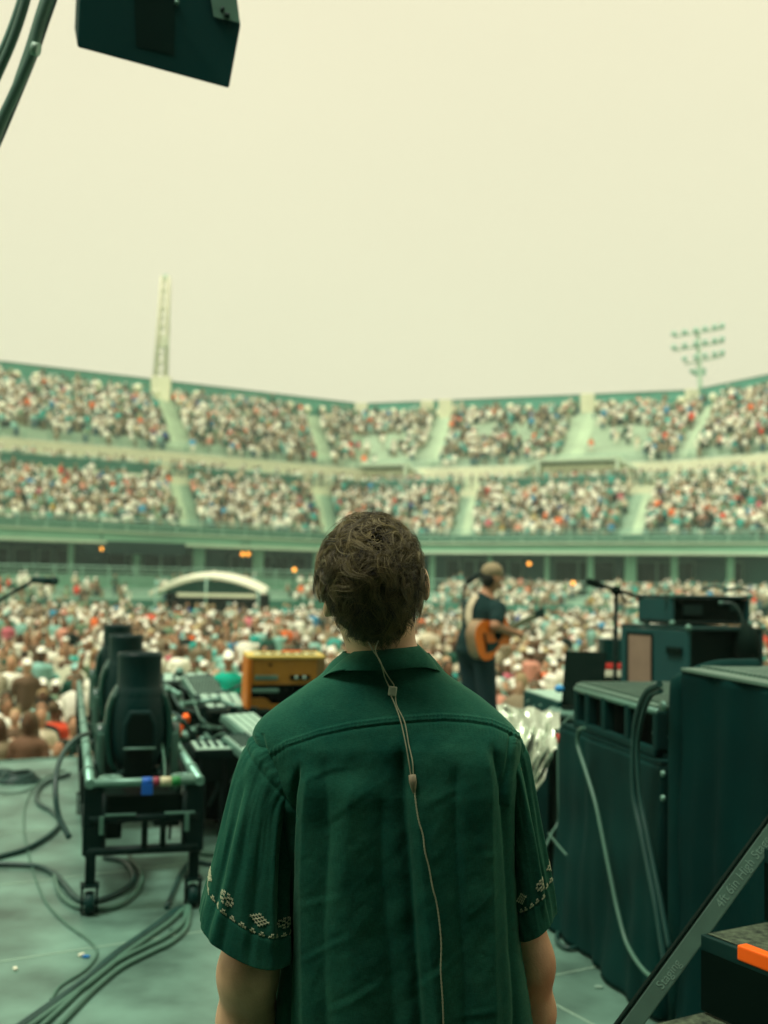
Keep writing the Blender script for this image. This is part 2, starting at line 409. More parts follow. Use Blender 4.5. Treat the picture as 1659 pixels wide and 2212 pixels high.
# dark strips of parapet at the head of the lower deck, broken at the aisles
for (a, b) in ((1.75, 3.65), (4.1, 5.7), (6.4, 9.3), (10.0, 12.2)):
    strip('head_parapet', [(0.302, 9.31), (0.306, 9.31), (0.306, 10.25), (0.302, 10.25)], M['stripteal'], True, a, b)
LA = [1.05, 3.95, 5.95, 9.62, 12.6]            # lower aisles
UA = [-.4 + 1.0, 4.0, 6.05, 9.0, 11.0, 13.3]   # upper aisles
def aisle(name, s, u0, z0, u1, z1, wd, n):
    b = MB(); d = B(min(s + 0.3, NS), u0) - B(max(s - 0.3, 0), u0); d[2] = 0; d /= np.linalg.norm(d)
    for i in range(n):
        a = B(s, u0 + (u1 - u0) * i / n, z0 + (z1 - z0) * (i + 1) / n); c = B(s, u0 + (u1 - u0) * (i + 1) / n, z0 + (z1 - z0) * (i + 1) / n)
        lo_ = np.array([0, 0, -0.35])
        for h_, o_ in ((0.06, 0),):
            A1, A2, C1, C2 = a - d * wd, a + d * wd, c - d * wd, c + d * wd
            up_ = np.array([0, 0, h_]); P = [A1 + up_, A2 + up_, C2 + up_, C1 + up_, A1 + lo_, A2 + lo_, C2 + lo_, C1 + lo_]
            b.add(P, [(0, 1, 2, 3), (4, 5, 1, 0), (5, 6, 2, 1), (7, 4, 0, 3), (6, 7, 3, 2)])
    b.build(name, M['conc'], gs)
for s in LA: aisle('stairway', s, *LO, 0.95, NL)
for s in UA: aisle('stairway', s, *UPD, 1.3 if s in (4.0, 11.0) else 0.8, NU)
# two vomitories with a dark opening and their canopies
for s in (7.35, 11.25):
    d = B(s + .3, .37) - B(s - .3, .37); d[2] = 0; d /= np.linalg.norm(d); nn_ = np.array([-d[1], d[0], 0]); R = np.stack([d, nn_, [0, 0, 1]], 1)
    c = B(s, 0.40, 12.2)
    b = MB(); b.box(c, (8, 4.0, 0.35), R); b.box(c - d * 3.9 + [0, 0, -1.2], (0.3, 4, 2.2), R); b.box(c + d * 3.9 + [0, 0, -1.2], (0.3, 4, 2.2), R)
    for q in (-1, 1): b.box(c + d * q * 5.5 - nn_ * 1.5 + [0, 0, -1.0], (3.4, 0.3, 0.3), R @ Ry(q * 0.6))
    v = b.build('tunnel_canopy', M['conc'], gs)
    MB().box(c - nn_ * 0.9 + [0, 0, -1.3], (7.4, 0.3, 1.9), R).build('tunnel_opening', M['deep'], v)
# railings: along the front, along the concourse
def railing(s0, s1, u, z, h, name='railing', step=2.2, nb=3):
    b = MB(); L = 0; ss = along(s0, s1, int((s1 - s0) * 8))
    P = [B(s, u, z) for s in ss]
    for k in range(1, nb + 1):
        b.tube([p + [0, 0, h * k / nb] for p in P], 0.05, 4, sm=False)
    tot = np.cumsum([0] + [np.linalg.norm(P[i + 1] - P[i]) for i in range(len(P) - 1)])
    for t in np.arange(0, tot[-1], step):
        j = min(np.searchsorted(tot, t, 'right') - 1, len(P) - 2); f = (t - tot[j]) / (tot[j + 1] - tot[j]); p = P[j] * (1 - f) + P[j + 1] * f
        b.box(p + [0, 0, h / 2], (0.1, 0.1, h))
    return b.build(name, M['steel'], gs, fix=False)
railing(0, NS, -0.006, 3.57, 1.0); railing(0, NS, 0.312, 9.31, 1.1, nb=2); railing(0, NS, 0.372, 11.7, 0.9, nb=2)
# pale uprights and loudspeaker boxes along the rim
for s in (0.4, 3.98, 7.0, 8.6, 9.0, 11.0, 13.0, 14.6):
    c = B(s, 0.965, 21.2); b = MB(); b.box(c, (2.2 if s == 3.98 else 1.6, 0.8, 3.0 if s == 3.98 else 2.4), bev=0.1)
    b.box(c + [0, -0.1, -1.8], (1.0, 0.5, 1.6)); b.build('rim_pylon', M['cream'], gs)
for s in np.arange(0.3, NS, 0.26):
    c = B(s, 0.968, 21.0 + 0.15 * math.sin(s * 9)); lampb = MB().ell(c, (0.5, 0.5, 0.5), seg=10, rings=6); lampb.box(c + [0, .2, -.6], (0.14, 0.14, 1.2)); lampb.build('rim_globe', M['cream'], gs)
# ground-floor storey below the fascia
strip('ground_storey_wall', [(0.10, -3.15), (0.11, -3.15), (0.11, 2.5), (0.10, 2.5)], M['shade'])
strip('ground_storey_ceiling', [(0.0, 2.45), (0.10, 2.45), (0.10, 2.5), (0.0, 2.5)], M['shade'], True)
wi = 0
for s in np.arange(1.2, NS - 0.5, 0.23):
    if 0 < (wi % 7) < 6:
        d = B(s + .1, .095) - B(s - .1, .095); d[2] = 0; d /= np.linalg.norm(d); R = np.stack([d, [-d[1], d[0], 0], [0, 0, 1]], 1)
        wv = rng.uniform(0.7, 1.5)
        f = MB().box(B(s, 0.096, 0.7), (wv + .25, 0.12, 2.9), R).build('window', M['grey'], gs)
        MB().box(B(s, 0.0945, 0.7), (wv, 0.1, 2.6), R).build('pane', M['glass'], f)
    wi += 1
for s in np.arange(0.7, NS, 0.85):
    b = MB(); b.box(B(s, 0.03, -0.3), (rng.choice([0.35, 0.5, 0.9]), 0.5, 5.6)); b.build('column', M['fascia'], gs)
b = MB()
for s in (0.9, 1.4, 2.1, 5.3): b.box(B(s, 0.03, 0.6), (2.6, 0.3, 3.4))
# pale wing wall at the far left
MB().box(B(0.55, -0.0, -0.2), (9.5, 0.5, 5.3), Rz(math.radians(36))).build('wing_wall', M['shade'], gs)
# amber lamps on the under-deck wall
lm = emis('amber_glow', (1.0, 0.42, 0.05, 1), 2.2); gl = emis('green_led', (0.02, 0.75, 0.32, 1), 0.8)
for k, (px, py) in enumerate([(219, 1187), (524, 1198), (536, 1198), (1143, 1219), (1238, 1261), (636, 1232)]):
    Y = Pf(px)[1] - (0.6 if py < 1225 else 6); p = W(px, py, Y); lamp = MB(); lamp.ell(p, (.14, .14, .12)); lamp.lathe([(0.05, 0.12), (0.15, 0.05), (0.18, -0.02)], p + [0, 0, .08])
    lb = MB(); lb.tube([p + [0, 0, .2], p + [0, 0.0, 1.2 if py < 1225 else -2.0]], 0.04, 6); bulb = lamp.build('amber_lamp', lm)
    tag(bulb, ['glowing amber lamp high on the far left under the stand', 'left one of the pair of amber lamps under the stand', 'right one of the pair of amber lamps under the stand',
        'bright amber lamp above the guitarist under the stand', 'small amber lamp low down right of the guitarist', 'small amber lamp left of the man in green'][k], 'lamp', 'amber lamps under the grandstand')
    lb.build('lamp_rod', M['dark'], bulb)
# scoreboard strip with green digits
sb = empty('led_display', W(285, 1183, Pf(285)[1] - 1), 'dark display strip with green glowing digits under the stand', 'display')
d = EU * 0 + np.array([0.86, 0.5, 0]); R = np.stack([d, [-d[1], d[0], 0], [0, 0, 1]], 1); p = W(290, 1184, Pf(285)[1] - 0.9)
MB().box(p, (8.5, 0.2, 1.0), R).build('housing', M['dark'], sb)
def text(name, body, loc, R, size, m, parent=None, ext=0.002, al='CENTER'):
    cu = bpy.data.curves.new(name, 'FONT'); cu.body = body; cu.size = size; cu.extrude = ext; cu.align_x = al; cu.align_y = 'CENTER'
    o = bpy.data.objects.new(name + '_tmp', cu); C.objects.link(o)
    bpy.context.view_layer.update(); me = bpy.data.meshes.new_from_object(o.evaluated_get(bpy.context.evaluated_depsgraph_get()))
    bpy.data.objects.remove(o); me.transform(Matrix([list(R[i]) + [loc[i]] for i in range(3)] + [[0, 0, 0, 1]])); me.materials.clear(); me.materials.append(m)
    o = bpy.data.objects.new(name, me); C.objects.link(o)
    if parent is not None: put(o, parent)
    return o
fr_ = np.array([d[1], -d[0], 0])                # facing the field
text('digits', '00:00', p + fr_ * 0.12 + [-.4, 0, 0], np.stack([d, [0, 0, 1], fr_], 1), 1.0, gl, sb)

# field-level stand under the deck
ls = empty('field_stand', B(8, -0.1, -3.15), 'low bank of pale bench rows at field level below the grandstand', 'stand')
def strip2(name, prof, m, s0=0, s1=NS, closed=False, parent=ls):
    o = strip(name, prof, m, closed, s0, s1); o.parent = None; put(o, parent); return o
BU0, BZ0, BU1, BZ1, NB = -0.40, -2.2, -0.05, -0.95, 12
strip2('bench_rows', [(BU0, -3.2)] + terrace(BU0, BZ0, BU1, BZ1, NB) + [(-0.02, -0.95), (0.05, -0.95)], M['seat'])
strip2('field_wall', [(BU0 - 0.012, -3.15), (BU0 - 0.004, -3.15), (BU0 - 0.004, -1.55), (BU0 - 0.012, -1.55)], M['stripteal'], closed=True)
strip2('deck_walkway', [(-0.045, -0.9), (-0.02, -0.9), (-0.02, 0.0), (-0.024, 0.0), (-0.024, -0.8), (-0.045, -0.8)], M['fascia'], 1.3, 6.5, True)
r_ = railing(1.3, 6.3, -0.034, -0.8, 1.5, nb=5); r_.parent = None; put(r_, ls)
r_ = railing(8.5, NS, -0.05, -0.95, 1.1, nb=2); r_.parent = None; put(r_, ls)

# ------------------------------------------------------------------ crane, floodlight mast
cr_ = empty('tower_crane', W(343, 838, 150), 'pale lattice crane mast rising into the sky behind the left stand', 'crane')
cm = mat('hazed_pale_steel', RGB(222, 220, 192, 0.88), 0.9, var=0.04); cm2 = mat('hazed_grey_steel', RGB(222, 224, 196, 0.92), 0.9, var=0.05)  # distance haze is painted into these pale crane colours
A0, A1 = W(344, 872, 150), W(358, 598, 150)
ax_ = A1 - A0; L_ = np.linalg.norm(ax_); ax_ /= L_; b = MB(); b2 = MB()
def wd(t): return 0.75 - 0.3 * t
for sx, sy in ((-1, -1), (1, -1), (1, 1), (-1, 1)):
    b.tube([A0 + ax_ * L_ * t + np.array([sx * wd(t), sy * wd(t), 0]) for t in (0, .5, 1)], 0.22, 6, sm=False)
N_ = 14
for i in range(N_):
    t0, t1 = i / N_, (i + 1) / N_
    for sy in (-1, 1):
        sgn = 1 if i % 2 else -1
        b2.tube([A0 + ax_ * L_ * t0 + [sgn * wd(t0), sy * wd(t0), 0], A0 + ax_ * L_ * t1 + [-sgn * wd(t1), sy * wd(t1), 0]], 0.13, 5, sm=False)
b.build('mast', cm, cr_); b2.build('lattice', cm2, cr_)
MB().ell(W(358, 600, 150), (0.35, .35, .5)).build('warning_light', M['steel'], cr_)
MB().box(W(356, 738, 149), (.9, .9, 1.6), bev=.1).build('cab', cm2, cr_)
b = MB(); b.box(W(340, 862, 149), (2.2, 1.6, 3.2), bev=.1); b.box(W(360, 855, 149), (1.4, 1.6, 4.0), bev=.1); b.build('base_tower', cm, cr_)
fm = empty('floodlight_mast', W(1513, 850, 150), 'tall stadium floodlight mast with three rows of lamps behind the right stand', 'floodlight')
fmm = mat('haze_green_steel', RGB(190, 214, 182, 0.9), 0.9, var=0.05, spec=.1); fml = mat('lamp_housing_green', RGB(140, 188, 158, 0.9), 0.7)  # mast steel painted pale to fade it like far haze
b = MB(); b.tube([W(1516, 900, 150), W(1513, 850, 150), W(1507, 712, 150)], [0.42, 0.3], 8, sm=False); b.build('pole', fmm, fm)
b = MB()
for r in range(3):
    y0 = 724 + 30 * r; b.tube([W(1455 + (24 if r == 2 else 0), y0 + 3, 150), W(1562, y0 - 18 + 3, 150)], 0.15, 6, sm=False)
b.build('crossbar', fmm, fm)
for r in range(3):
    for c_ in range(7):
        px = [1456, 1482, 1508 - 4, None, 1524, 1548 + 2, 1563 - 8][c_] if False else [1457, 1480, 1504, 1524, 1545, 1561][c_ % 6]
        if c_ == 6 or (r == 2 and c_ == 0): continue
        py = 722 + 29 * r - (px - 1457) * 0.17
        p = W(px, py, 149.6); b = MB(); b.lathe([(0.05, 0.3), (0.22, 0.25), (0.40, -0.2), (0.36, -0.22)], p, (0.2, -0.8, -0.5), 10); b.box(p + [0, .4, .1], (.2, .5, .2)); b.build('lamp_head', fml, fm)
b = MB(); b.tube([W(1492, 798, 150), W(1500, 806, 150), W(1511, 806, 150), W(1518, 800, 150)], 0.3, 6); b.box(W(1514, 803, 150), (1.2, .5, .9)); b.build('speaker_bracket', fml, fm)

# ------------------------------------------------------------------ mixing tent in the middle of the floor
tn = empty('tent', W(445, 1340, 68), 'white arched canopy tent over the mixing position in the crowd', 'tent')
a_, b_, pk = W(322, 1279, 66), W(568, 1282, 66), W(448, 1246, 66)
TW = b_ - a_; b = MB(); n = 24; V = []; dz = pk[2] - a_[2]
for k, yy in enumerate((0, 3.5)):
    for j in range(n + 1):
        t = j / n; sag = math.sin(PI * t) ** 0.8; V.append(a_ + TW * t + [0, yy, dz * sag + 0.3 * k])
for yy in (0, 3.5):
    for j in range(n + 1):
        t = j / n; sag = math.sin(PI * t) ** 0.8; V.append(a_ + TW * t + [0, yy, dz * sag * 0.94 - 0.30 * (1 - abs(2 * t - 0.25) if t < .6 else 0.3) ])
m_ = n + 1; F = [(j, j + 1, m_ + j + 1, m_ + j) for j in range(n)] + [(2 * m_ + j, 3 * m_ + j, 3 * m_ + j + 1, 2 * m_ + j + 1) for j in range(n)] + [(j, 2 * m_ + j, 2 * m_ + j + 1, j + 1) for j in range(n)]
b.add(V, F, False); b.build('canopy', M['white'], tn)
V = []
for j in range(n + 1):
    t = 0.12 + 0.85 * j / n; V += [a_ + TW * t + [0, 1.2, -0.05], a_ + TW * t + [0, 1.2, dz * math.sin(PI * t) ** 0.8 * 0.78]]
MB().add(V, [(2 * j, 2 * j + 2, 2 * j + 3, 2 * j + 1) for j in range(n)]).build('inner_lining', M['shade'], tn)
for t in (0.06, 0.5, 0.96):
    b = MB(); p = a_ + TW * t; b.tube([[p[0], p[1], FZ], [p[0], p[1], p[2] + dz * math.sin(PI * t) ** .8 * .9]], 0.06, 6, sm=False); b.build('tent_pole', M['steel'], tn)
MB().box(W(470, 1303, 67.5) + [0, 0, -.25], (6.2, 0.4, 1.7)).build('back_panel', M['deep'], tn)
b = MB(); p = W(468, 1286, 65.6)
b.box(p, (4.6, 0.25, 0.2)); b.build('valance', M['cream'], tn)
# ------------------------------------------------------------------ the crowd
def tmpl_far(stand):
    """light body for a distant spectator facing -Y: islands with a colour class each (0 skin 1 shirt 2 trousers 3 hair/hat)"""
    V = []; F = []; K = []
    def ring(zs, c):
        base = len(V); k = 6
        for (z, rx, ry, y) in zs:
            for j in range(k):
                a = 2 * PI * j / k; V.append((math.cos(a) * rx, y + math.sin(a) * ry, z)); K.append(c)
        for i in range(len(zs) - 1):
            for j in range(k): F.append((base + i * k + j, base + i * k + (j + 1) % k, base + (i + 1) * k + (j + 1) % k, base + (i + 1) * k + j))
        F.append((base + (len(zs) - 1) * k, base + (len(zs) - 1) * k + 1, base + (len(zs) - 1) * k + 2, base + (len(zs) - 1) * k + 3))
        F.append((base + (len(zs) - 1) * k, base + (len(zs) - 1) * k + 3, base + (len(zs) - 1) * k + 4, base + (len(zs) - 1) * k + 5))
    h = 0.45 if not stand else 0.82
    ring([(h, .17, .12, 0), (h + .3, .19, .13, 0), (h + .5, .21, .11, 0), (h + .56, .08, .07, 0)], 1)
    ring([(h + .52, .06, .06, 0), (h + .62, .08, .09, -.01), (h + .72, .085, .1, 0), (h + .79, .05, .06, 0)], 0)
    ring([(h + .66, .092, .108, .015), (h + .74, .098, .112, .012), (h + .83, .05, .06, .01)], 3)
    if stand:
        for s in (-1, 1): ring2 = ring([(0, .06, .07, 0), (.45, .07, .08, 0), (.85, .1, .1, 0)], 2)
    else:
        base = len(V)
        for x in (-.17, .17):
            for y, z in ((.1, .42), (.1, .56), (-.45, .56), (-.45, .42), (-.45, 0.0)): V.append((x, y, z)); K.append(2)
        F.extend([(base + 1, base + 2, base + 7, base + 6), (base + 2, base + 3, base + 8, base + 7), (base + 3, base + 4, base + 9, base + 8)])
    for s in (-1, 1):
        base = len(V)
        pts = [(s * .2, 0, h + .48), (s * .26, -.02, h + .2), (s * .15, -.22, h + .12)]
        for i, p in enumerate(pts):
            for q in ((-.045, 0), (.045, 0), (0, .05)): V.append((p[0] + q[0], p[1] + q[1], p[2])); K.append(1 if i < 2 else 0)
        for i in range(2):
            for j in range(3): F.append((base + i * 3 + j, base + i * 3 + (j + 1) % 3, base + i * 3 + 3 + (j + 1) % 3, base + i * 3 + 3 + j))
    return np.array(V), np.array(F), np.array(K)
TF = [tmpl_far(False), tmpl_far(True)]
# colour table: name, rgb, weight
SHIRT = [('white', RGB(242, 244, 222, .95), 32), ('cream', RGB(222, 214, 182, .8), 14), ('taupe', RGB(150, 138, 108, .7), 15), ('brown', RGB(112, 92, 68, .7), 10),
         ('pale teal', RGB(150, 208, 190, .8), 9), ('teal', RGB(50, 176, 160, .8), 8), ('dark green', RGB(22, 88, 68, .7), 7), ('black', RGB(10, 42, 34, .6), 8),
         ('sage green', RGB(130, 165, 128, .7), 9), ('salmon', RGB(226, 160, 134, .8), 4), ('orange', RGB(246, 116, 52, .9), 1.9), ('red', RGB(232, 70, 48, .85), 1.5),
         ('bright blue', RGB(40, 150, 190, .85), 2.4), ('pink', RGB(226, 122, 134, .75), 1.2), ('yellow ochre', RGB(196, 170, 80, .7), .7), ('royal blue', RGB(30, 70, 150, .7), .5)]
HAIR = [('brown hair', RGB(104, 88, 62, .7), 30), ('dark hair', RGB(44, 52, 36, .6), 13), ('fair hair', RGB(168, 148, 104, .7), 12), ('a white cap', RGB(240, 242, 222, .92), 26),
        ('a pale teal cap', RGB(150, 205, 190, .8), 5), ('a black cap', RGB(12, 36, 30, .5), 4), ('a straw hat', RGB(206, 192, 142, .75), 5), ('grey hair', RGB(178, 180, 158, .7), 3)]
SKIN = [RGB(196, 152, 116, .75), RGB(178, 134, 100, .7), RGB(140, 104, 76, .65), RGB(208, 170, 134, .75), RGB(104, 76, 52, .6)]
PANT = [('white', RGB(226, 228, 204, .8), 3), ('dark', RGB(14, 48, 44, .6), 4), ('taupe', RGB(150, 140, 110, .7), 4), ('blue', RGB(60, 110, 120, .6), 3)]
def pick(tab, n): w_ = np.array([t[2] for t in tab], float); return rng.choice(len(tab), n, p=w_ / w_.sum())
cm_ = attr_mat('crowd_colours', 'Col')
def build_crowd(name, label, P, rot, stand, sc, tilt=None):
    n = len(P)
    si, hi, ki, pi_ = pick(SHIRT, n), pick(HAIR, n), rng.integers(0, len(SKIN), n), pick(PANT, n)
    cols = np.zeros((n, 4, 4), np.float32)
    cols[:, 0] = np.array(SKIN)[ki]; cols[:, 1] = np.array([s[1] for s in SHIRT])[si]; cols[:, 2] = np.array([s[1] for s in PANT])[pi_]; cols[:, 3] = np.array([s[1] for s in HAIR])[hi]
    cols[..., :3] *= rng.uniform(.8, 1.15, (n, 1, 1)); cols[..., :3] = cols[..., :3] * .95 + np.array([.022, .024, .016]); cols = np.clip(cols, 0, .95)
    VV = []; FF = []; CC = []; off = 0
    for k in (0, 1):
        m = np.where(stand == k)[0]
        if not len(m): continue
        tv, tf, tk = TF[k]
        c, s = np.cos(rot[m])[:, None], np.sin(rot[m])[:, None]; v = tv[None] * sc[m][:, None, None] * rng.uniform(.92, 1.1, (len(m), 1, 3))
        x = v[..., 0] * c - v[..., 1] * s; y = v[..., 0] * s + v[..., 1] * c
        v = np.stack([x, y, v[..., 2]], -1) + P[m][:, None]
        VV.append(v.reshape(-1, 3)); f = tf[None] + (np.arange(len(m)) * len(tv))[:, None, None] + off; FF.append(f.reshape(-1, 4)); off += v.shape[0] * v.shape[1]
        CC.append(cols[m][:, tk].reshape(-1, 4))
    V = np.vstack(VV); F = np.vstack(FF); cc = np.vstack(CC)
    o = mesh_np(name, V, F, cm_, smooth=True); a = o.data.color_attributes.new('Col', 'FLOAT_COLOR', 'POINT'); a.data.foreach_set('color', cc.astype(np.float32).ravel())
    tag(o, label, 'crowd', kind='stuff'); return o
def slen(u): # metres per unit s at each node interval
    return [np.linalg.norm(B(i + 1, u) - B(i, u)) for i in range(NS)]
def seats(deck, n, aisles, occ, z_off=0.0):
    P = []; R = []
    for r in range(n):
        u = deck[0] + (deck[2] - deck[0]) * (r + 0.45) / n; z = deck[1] + (deck[3] - deck[1]) * (r + (1 if r else 0)) / n
        L = slen(u)
        for i in range(NS):
            k = int(L[i] / 0.56)
            for j in range(k):
                s = i + (j + rng.uniform(.2, .8)) / k
                if any(abs(s - a) * L[i] < 1.15 for a in aisles): continue
                if rng.random() > occ(s, (r + .5) / n): continue
                p = B(s, u, z + z_off); d = B(min(i + 1, NS), u) - B(i, u)
                P.append(p); R.append(math.atan2(d[1], d[0]) + rng.normal(0, .3))
    return np.array(P), np.array(R)
def occ_low(s, v):
    o = 0.9
    if 1.75 < s < 3.6 and v > .86: o = .15
    return o * (0.93 if mnoise.noise(Vector((s * 2.1, v * 3, 1.3))) > -.25 else .62)
def occ_up(s, v):
    o = 0.88 if s < 6 else (0.66 if s < 11.1 else 0.8)
    if 6.7 < s < 8.2 and v < .6: o = .08                      # the empty wedge at the corner
    if 9.35 < s < 10.7 and .5 < v < .8 : o = .12
    if 11.2 < s < 12.5 and v < .66: o = .05                  # empty pale block on the right
    q = mnoise.noise(Vector((s * 2.6, v * 4, 7.3))) + .8 * mnoise.noise(Vector((s * 7, v * 8, 2.3))); return o * (1.0 if q > -.08 else .3)
P, R = seats(LO, NL, LA, occ_low); st_ = (rng.random(len(P)) < .1).astype(int)
build_crowd('crowd', 'packed spectators filling the lower tier of the grandstand', P, R, st_, rng.uniform(1.08, 1.34, len(P)))
P, R = seats(UPD, NU, UA, occ_up); st_ = (rng.random(len(P)) < .08).astype(int)
build_crowd('crowd', 'packed spectators filling the upper tier of the grandstand', P, R, st_, rng.uniform(1.08, 1.34, len(P)))
def occ_b(s, v):
    if s < 1.2: return .85
    if s < 6.7: return .22 if v < .8 else .1
    return .85
P, R = seats((BU0, BZ0, BU1, BZ1), NB, [3.1, 5.0, 9.3, 11.9], occ_b)
# people strolling on the concourse
ss = rng.uniform(0.2, NS, 330); uu = rng.uniform(.318, .36, 330)
Pc = np.array([B(s, u, 9.31) for s, u in zip(ss, uu)]); P2 = np.vstack([P, Pc]); R2 = np.concatenate([R, rng.uniform(0, 6.28, 330)]); st_ = np.concatenate([(rng.random(len(P)) < .15), np.ones(330)]).astype(int)
build_crowd('crowd', 'people in the field-level rows and strolling along the concourse', P2, R2, st_, np.ones(len(P2)))

# floor seats: rows of white chairs
seatl = []
Y = 12.6
while Y < 71:
    half = 0.36 * Y + 2.5; x = -half + rng.uniform(0, .4); cross = 0
    while x < half:
        e = (np.array([x, Y, 0]) - E0) @ EN
        blk = (x + 40.0) % 9.2
        if e > 1.3 and blk > 0.9: seatl.append((x + rng.normal(0, .03), Y + rng.normal(0, .05)))
        x += 0.56
    Y += 0.92
seatl = np.array(seatl)
tentc = W(445, 1300, 66)
seatl = seatl[~((np.abs(seatl[:, 0] - tentc[0]) < 4.3) & (seatl[:, 1] > 62))]
# empty patches of chairs
pats = [(200, 1450, 1.0), (215, 1480, 1.2), (240, 1430, .8), (60, 1420, .8), (250, 1400, .7), (1160, 1450, .7), (360, 1510, 1.0), (1180, 1500, .8), (20, 1470, .6), (150, 1640, .7)]
pe = [G(a, b, FZ + 0.8) for a, b, c in pats]
emp = np.zeros(len(seatl), bool)
for (a, b, rr), q in zip(pats, pe): emp |= (np.hypot(seatl[:, 0] - q[0], (seatl[:, 1] - q[1]) * .5) < rr)
emp |= rng.random(len(seatl)) < 0.1
px_, py_ = PX(np.column_stack([seatl, np.full(len(seatl), FZ + 1.15)]))
def hidden(x, y):
    h_ = (x < -15) | (x > 1675)
    h_ |= ((x > 535) & (x < 1130) & (y > 1600)) | ((x > 600) & (x < 1060) & (y > 1510)) | ((x > 700) & (x < 940) & (y > 1250))
    h_ |= (x > 1120) & (y > 1520) | (x > 1215) & (x < 1312) & (y > 1415) | (x > 1352) & (y > 1350) | (x > 1400) & (x < 1620) & (y > 1280)
    h_ |= (x > 205) & (x < 350) & (y > 1380) | (x > 165) & (x < 560) & (y > 1520) | (x > 528) & (x < 690) & (y > 1415) | (y > 1655) | (x > 1000) & (x < 1075) & (y > 1290) | (x > 380) & (y > 1500) & (x < 560)
    return h_
hid = hidden(px_, py_)
# ---- near template bodies (one continuous surface, clothes by material)
rmat = {k: attr_mat('spectator_' + k, k, 'OBJECT') for k in ('skin', 'shirt', 'trousers', 'hair')}
def spectator(pose, hair):
    st = pose.startswith('stand'); h = 0.46 if not st else 0.86; P = []
    sk, sh, tr, ha = 0, 1, 2, 3
    P += [cap((0, 0, h + .06), (0, -.01, h + .40), .125, .14, sh, .06), cap((-.13, 0, h + .44), (.13, 0, h + .44), .075, .075, sh, .08), ell((0, .01, h + .22), (.165, .115, .25), sh, .05)]
    P += [cap((0, 0, h + .48), (0, -.015, h + .6), .055, .052, sk, .03), ell((0, -.02, h + .70), (.073, .09, .112), sk, .02), ell((0, -.105, h + .685), (.014, .022, .02), sk, .02),
          ell((-.075, -.01, h + .69), (.012, .02, .03), sk, .01), ell((.075, -.01, h + .69), (.012, .02, .03), sk, .01), ell((0, -.07, h + .62), (.035, .03, .025), sk, .03)]
    if hair == 'long': P += [ell((0, .015, h + .735), (.09, .1, .098), ha, .02), cap((-.06, .03, h + .7), (-.09, .03, h + .42), .045, .035, ha, .03), cap((.06, .03, h + .7), (.09, .03, h + .42), .045, .035, ha, .03), ell((0, .06, h + .6), (.09, .05, .16), ha, .03)]
    elif hair == 'cap': P += [ell((0, .0, h + .755), (.088, .105, .075), ha, .01), ell((0, -.115, h + .745), (.07, .07, .014), ha, .01)]
    elif hair == 'hat': P += [ell((0, .0, h + .765), (.085, .1, .085), ha, .01), ell((0, 0, h + .745), (.17, .18, .014), ha, .01)]
    else: P += [ell((0, .018, h + .74), (.083, .095, .09), ha, .015)]
    arms = {'sit': ((.24, -.02, h + .18), (.13, -.24, h + .12)), 'clap': ((.25, -.04, h + .2), (.04, -.26, h + .36)), 'phone': ((.25, -.1, h + .24), (.07, -.22, h + .62)),
            'stand': ((.25, .02, h + .14), (.24, -.08, h - .1)), 'standup': ((.3, -.06, h + .5), (.22, -.1, h + .86))}[pose]
    for s in (-1, 1):
        e_, w_ = [np.array((s * q[0], q[1], q[2])) for q in arms]
        P += [cap((s * .17, 0, h + .43), (np.array((s * .17, 0, h + .43)) + e_) / 2, .058, .056, sh, .03), cap((np.array((s * .17, 0, h + .43)) + e_) / 2, e_, .045, .04, sk, .02), cap(e_, w_, .038, .027, sk, .02)]
        d = (w_ - e_) / np.linalg.norm(w_ - e_); P += [ell(w_ + d * .05, (.036, .036, .045), sk, .02)]
        if st: P += [cap((s * .08, 0, h + .02), (s * .09, -.01, h - .38), .095, .065, tr, .04), cap((s * .09, -.01, h - .38), (s * .1, .02, .1), .062, .042, tr, .03), ell((s * .1, -.05, .05), (.05, .13, .05), 3, .02)]
        else: P += [cap((s * .08, 0, h + .04), (s * .11, -.42, h + .03), .09, .065, tr, .04), cap((s * .11, -.42, h + .03), (s * .11, -.4, .1), .058, .042, tr, .03), ell((s * .11, -.46, .05), (.05, .13, .05), 3, .02)]
    V, F, cl = sdf_body(P, 0.021)
    me = mesh_np('person', V, F, None, smooth=True, mi=cl, mats=[rmat['skin'], rmat['shirt'], rmat['trousers'], rmat['hair']])
    bpy.data.objects.remove(me) if False else None
    d = me.data; bpy.data.objects.remove(me); return d
POSES = ['sit', 'clap', 'phone', 'stand', 'standup']; HST = ['short', 'long', 'cap', 'hat']
TM = {(p, h_): spectator(p, h_) for p in POSES for h_ in HST}
def chair_mesh():
    b = MB(); b.box((0, 0, .43), (.43, .42, .03), bev=.01); b.box((0, .215, .70), (.42, .025, .34), Rx(-.12), bev=.01)
    for s in (-1, 1):
        b.box((s * .19, -.0, .22), (.025, .03, .5), Rx(.45)); b.box((s * .19, .02, .22), (.025, .03, .5), Rx(-.45)); b.box((s * .21, .2, .6), (.02, .02, .4), Rx(-.12))
    o = b.build('folding_chair', M['white']); d = o.data; bpy.data.objects.remove(o); return d
CHM = chair_mesh()
def zone(x):
    for lim, nm_ in ((35, 'at the far left edge'), (90, 'above the coiled cable'), (140, 'above the stage edge'), (180, 'left of the stage lights'), (240, 'beside the stage lights'), (380, 'right of the stage lights'), (450, 'above the small mixers'), (525, 'left of the yellow amplifier'), (610, 'behind the yellow amplifier'), (700, 'left of the green shirt'),
                     (940, 'beside the nearest head'), (1010, 'left of the guitarist'), (1080, 'behind the guitarist'), (1130, 'right of the guitarist'), (1220, 'above the silver foil'), (1320, 'behind the laptop screen'), (1400, 'beside the microphone stand')):
        if x < lim: return nm_
    return 'beyond the black amplifiers'
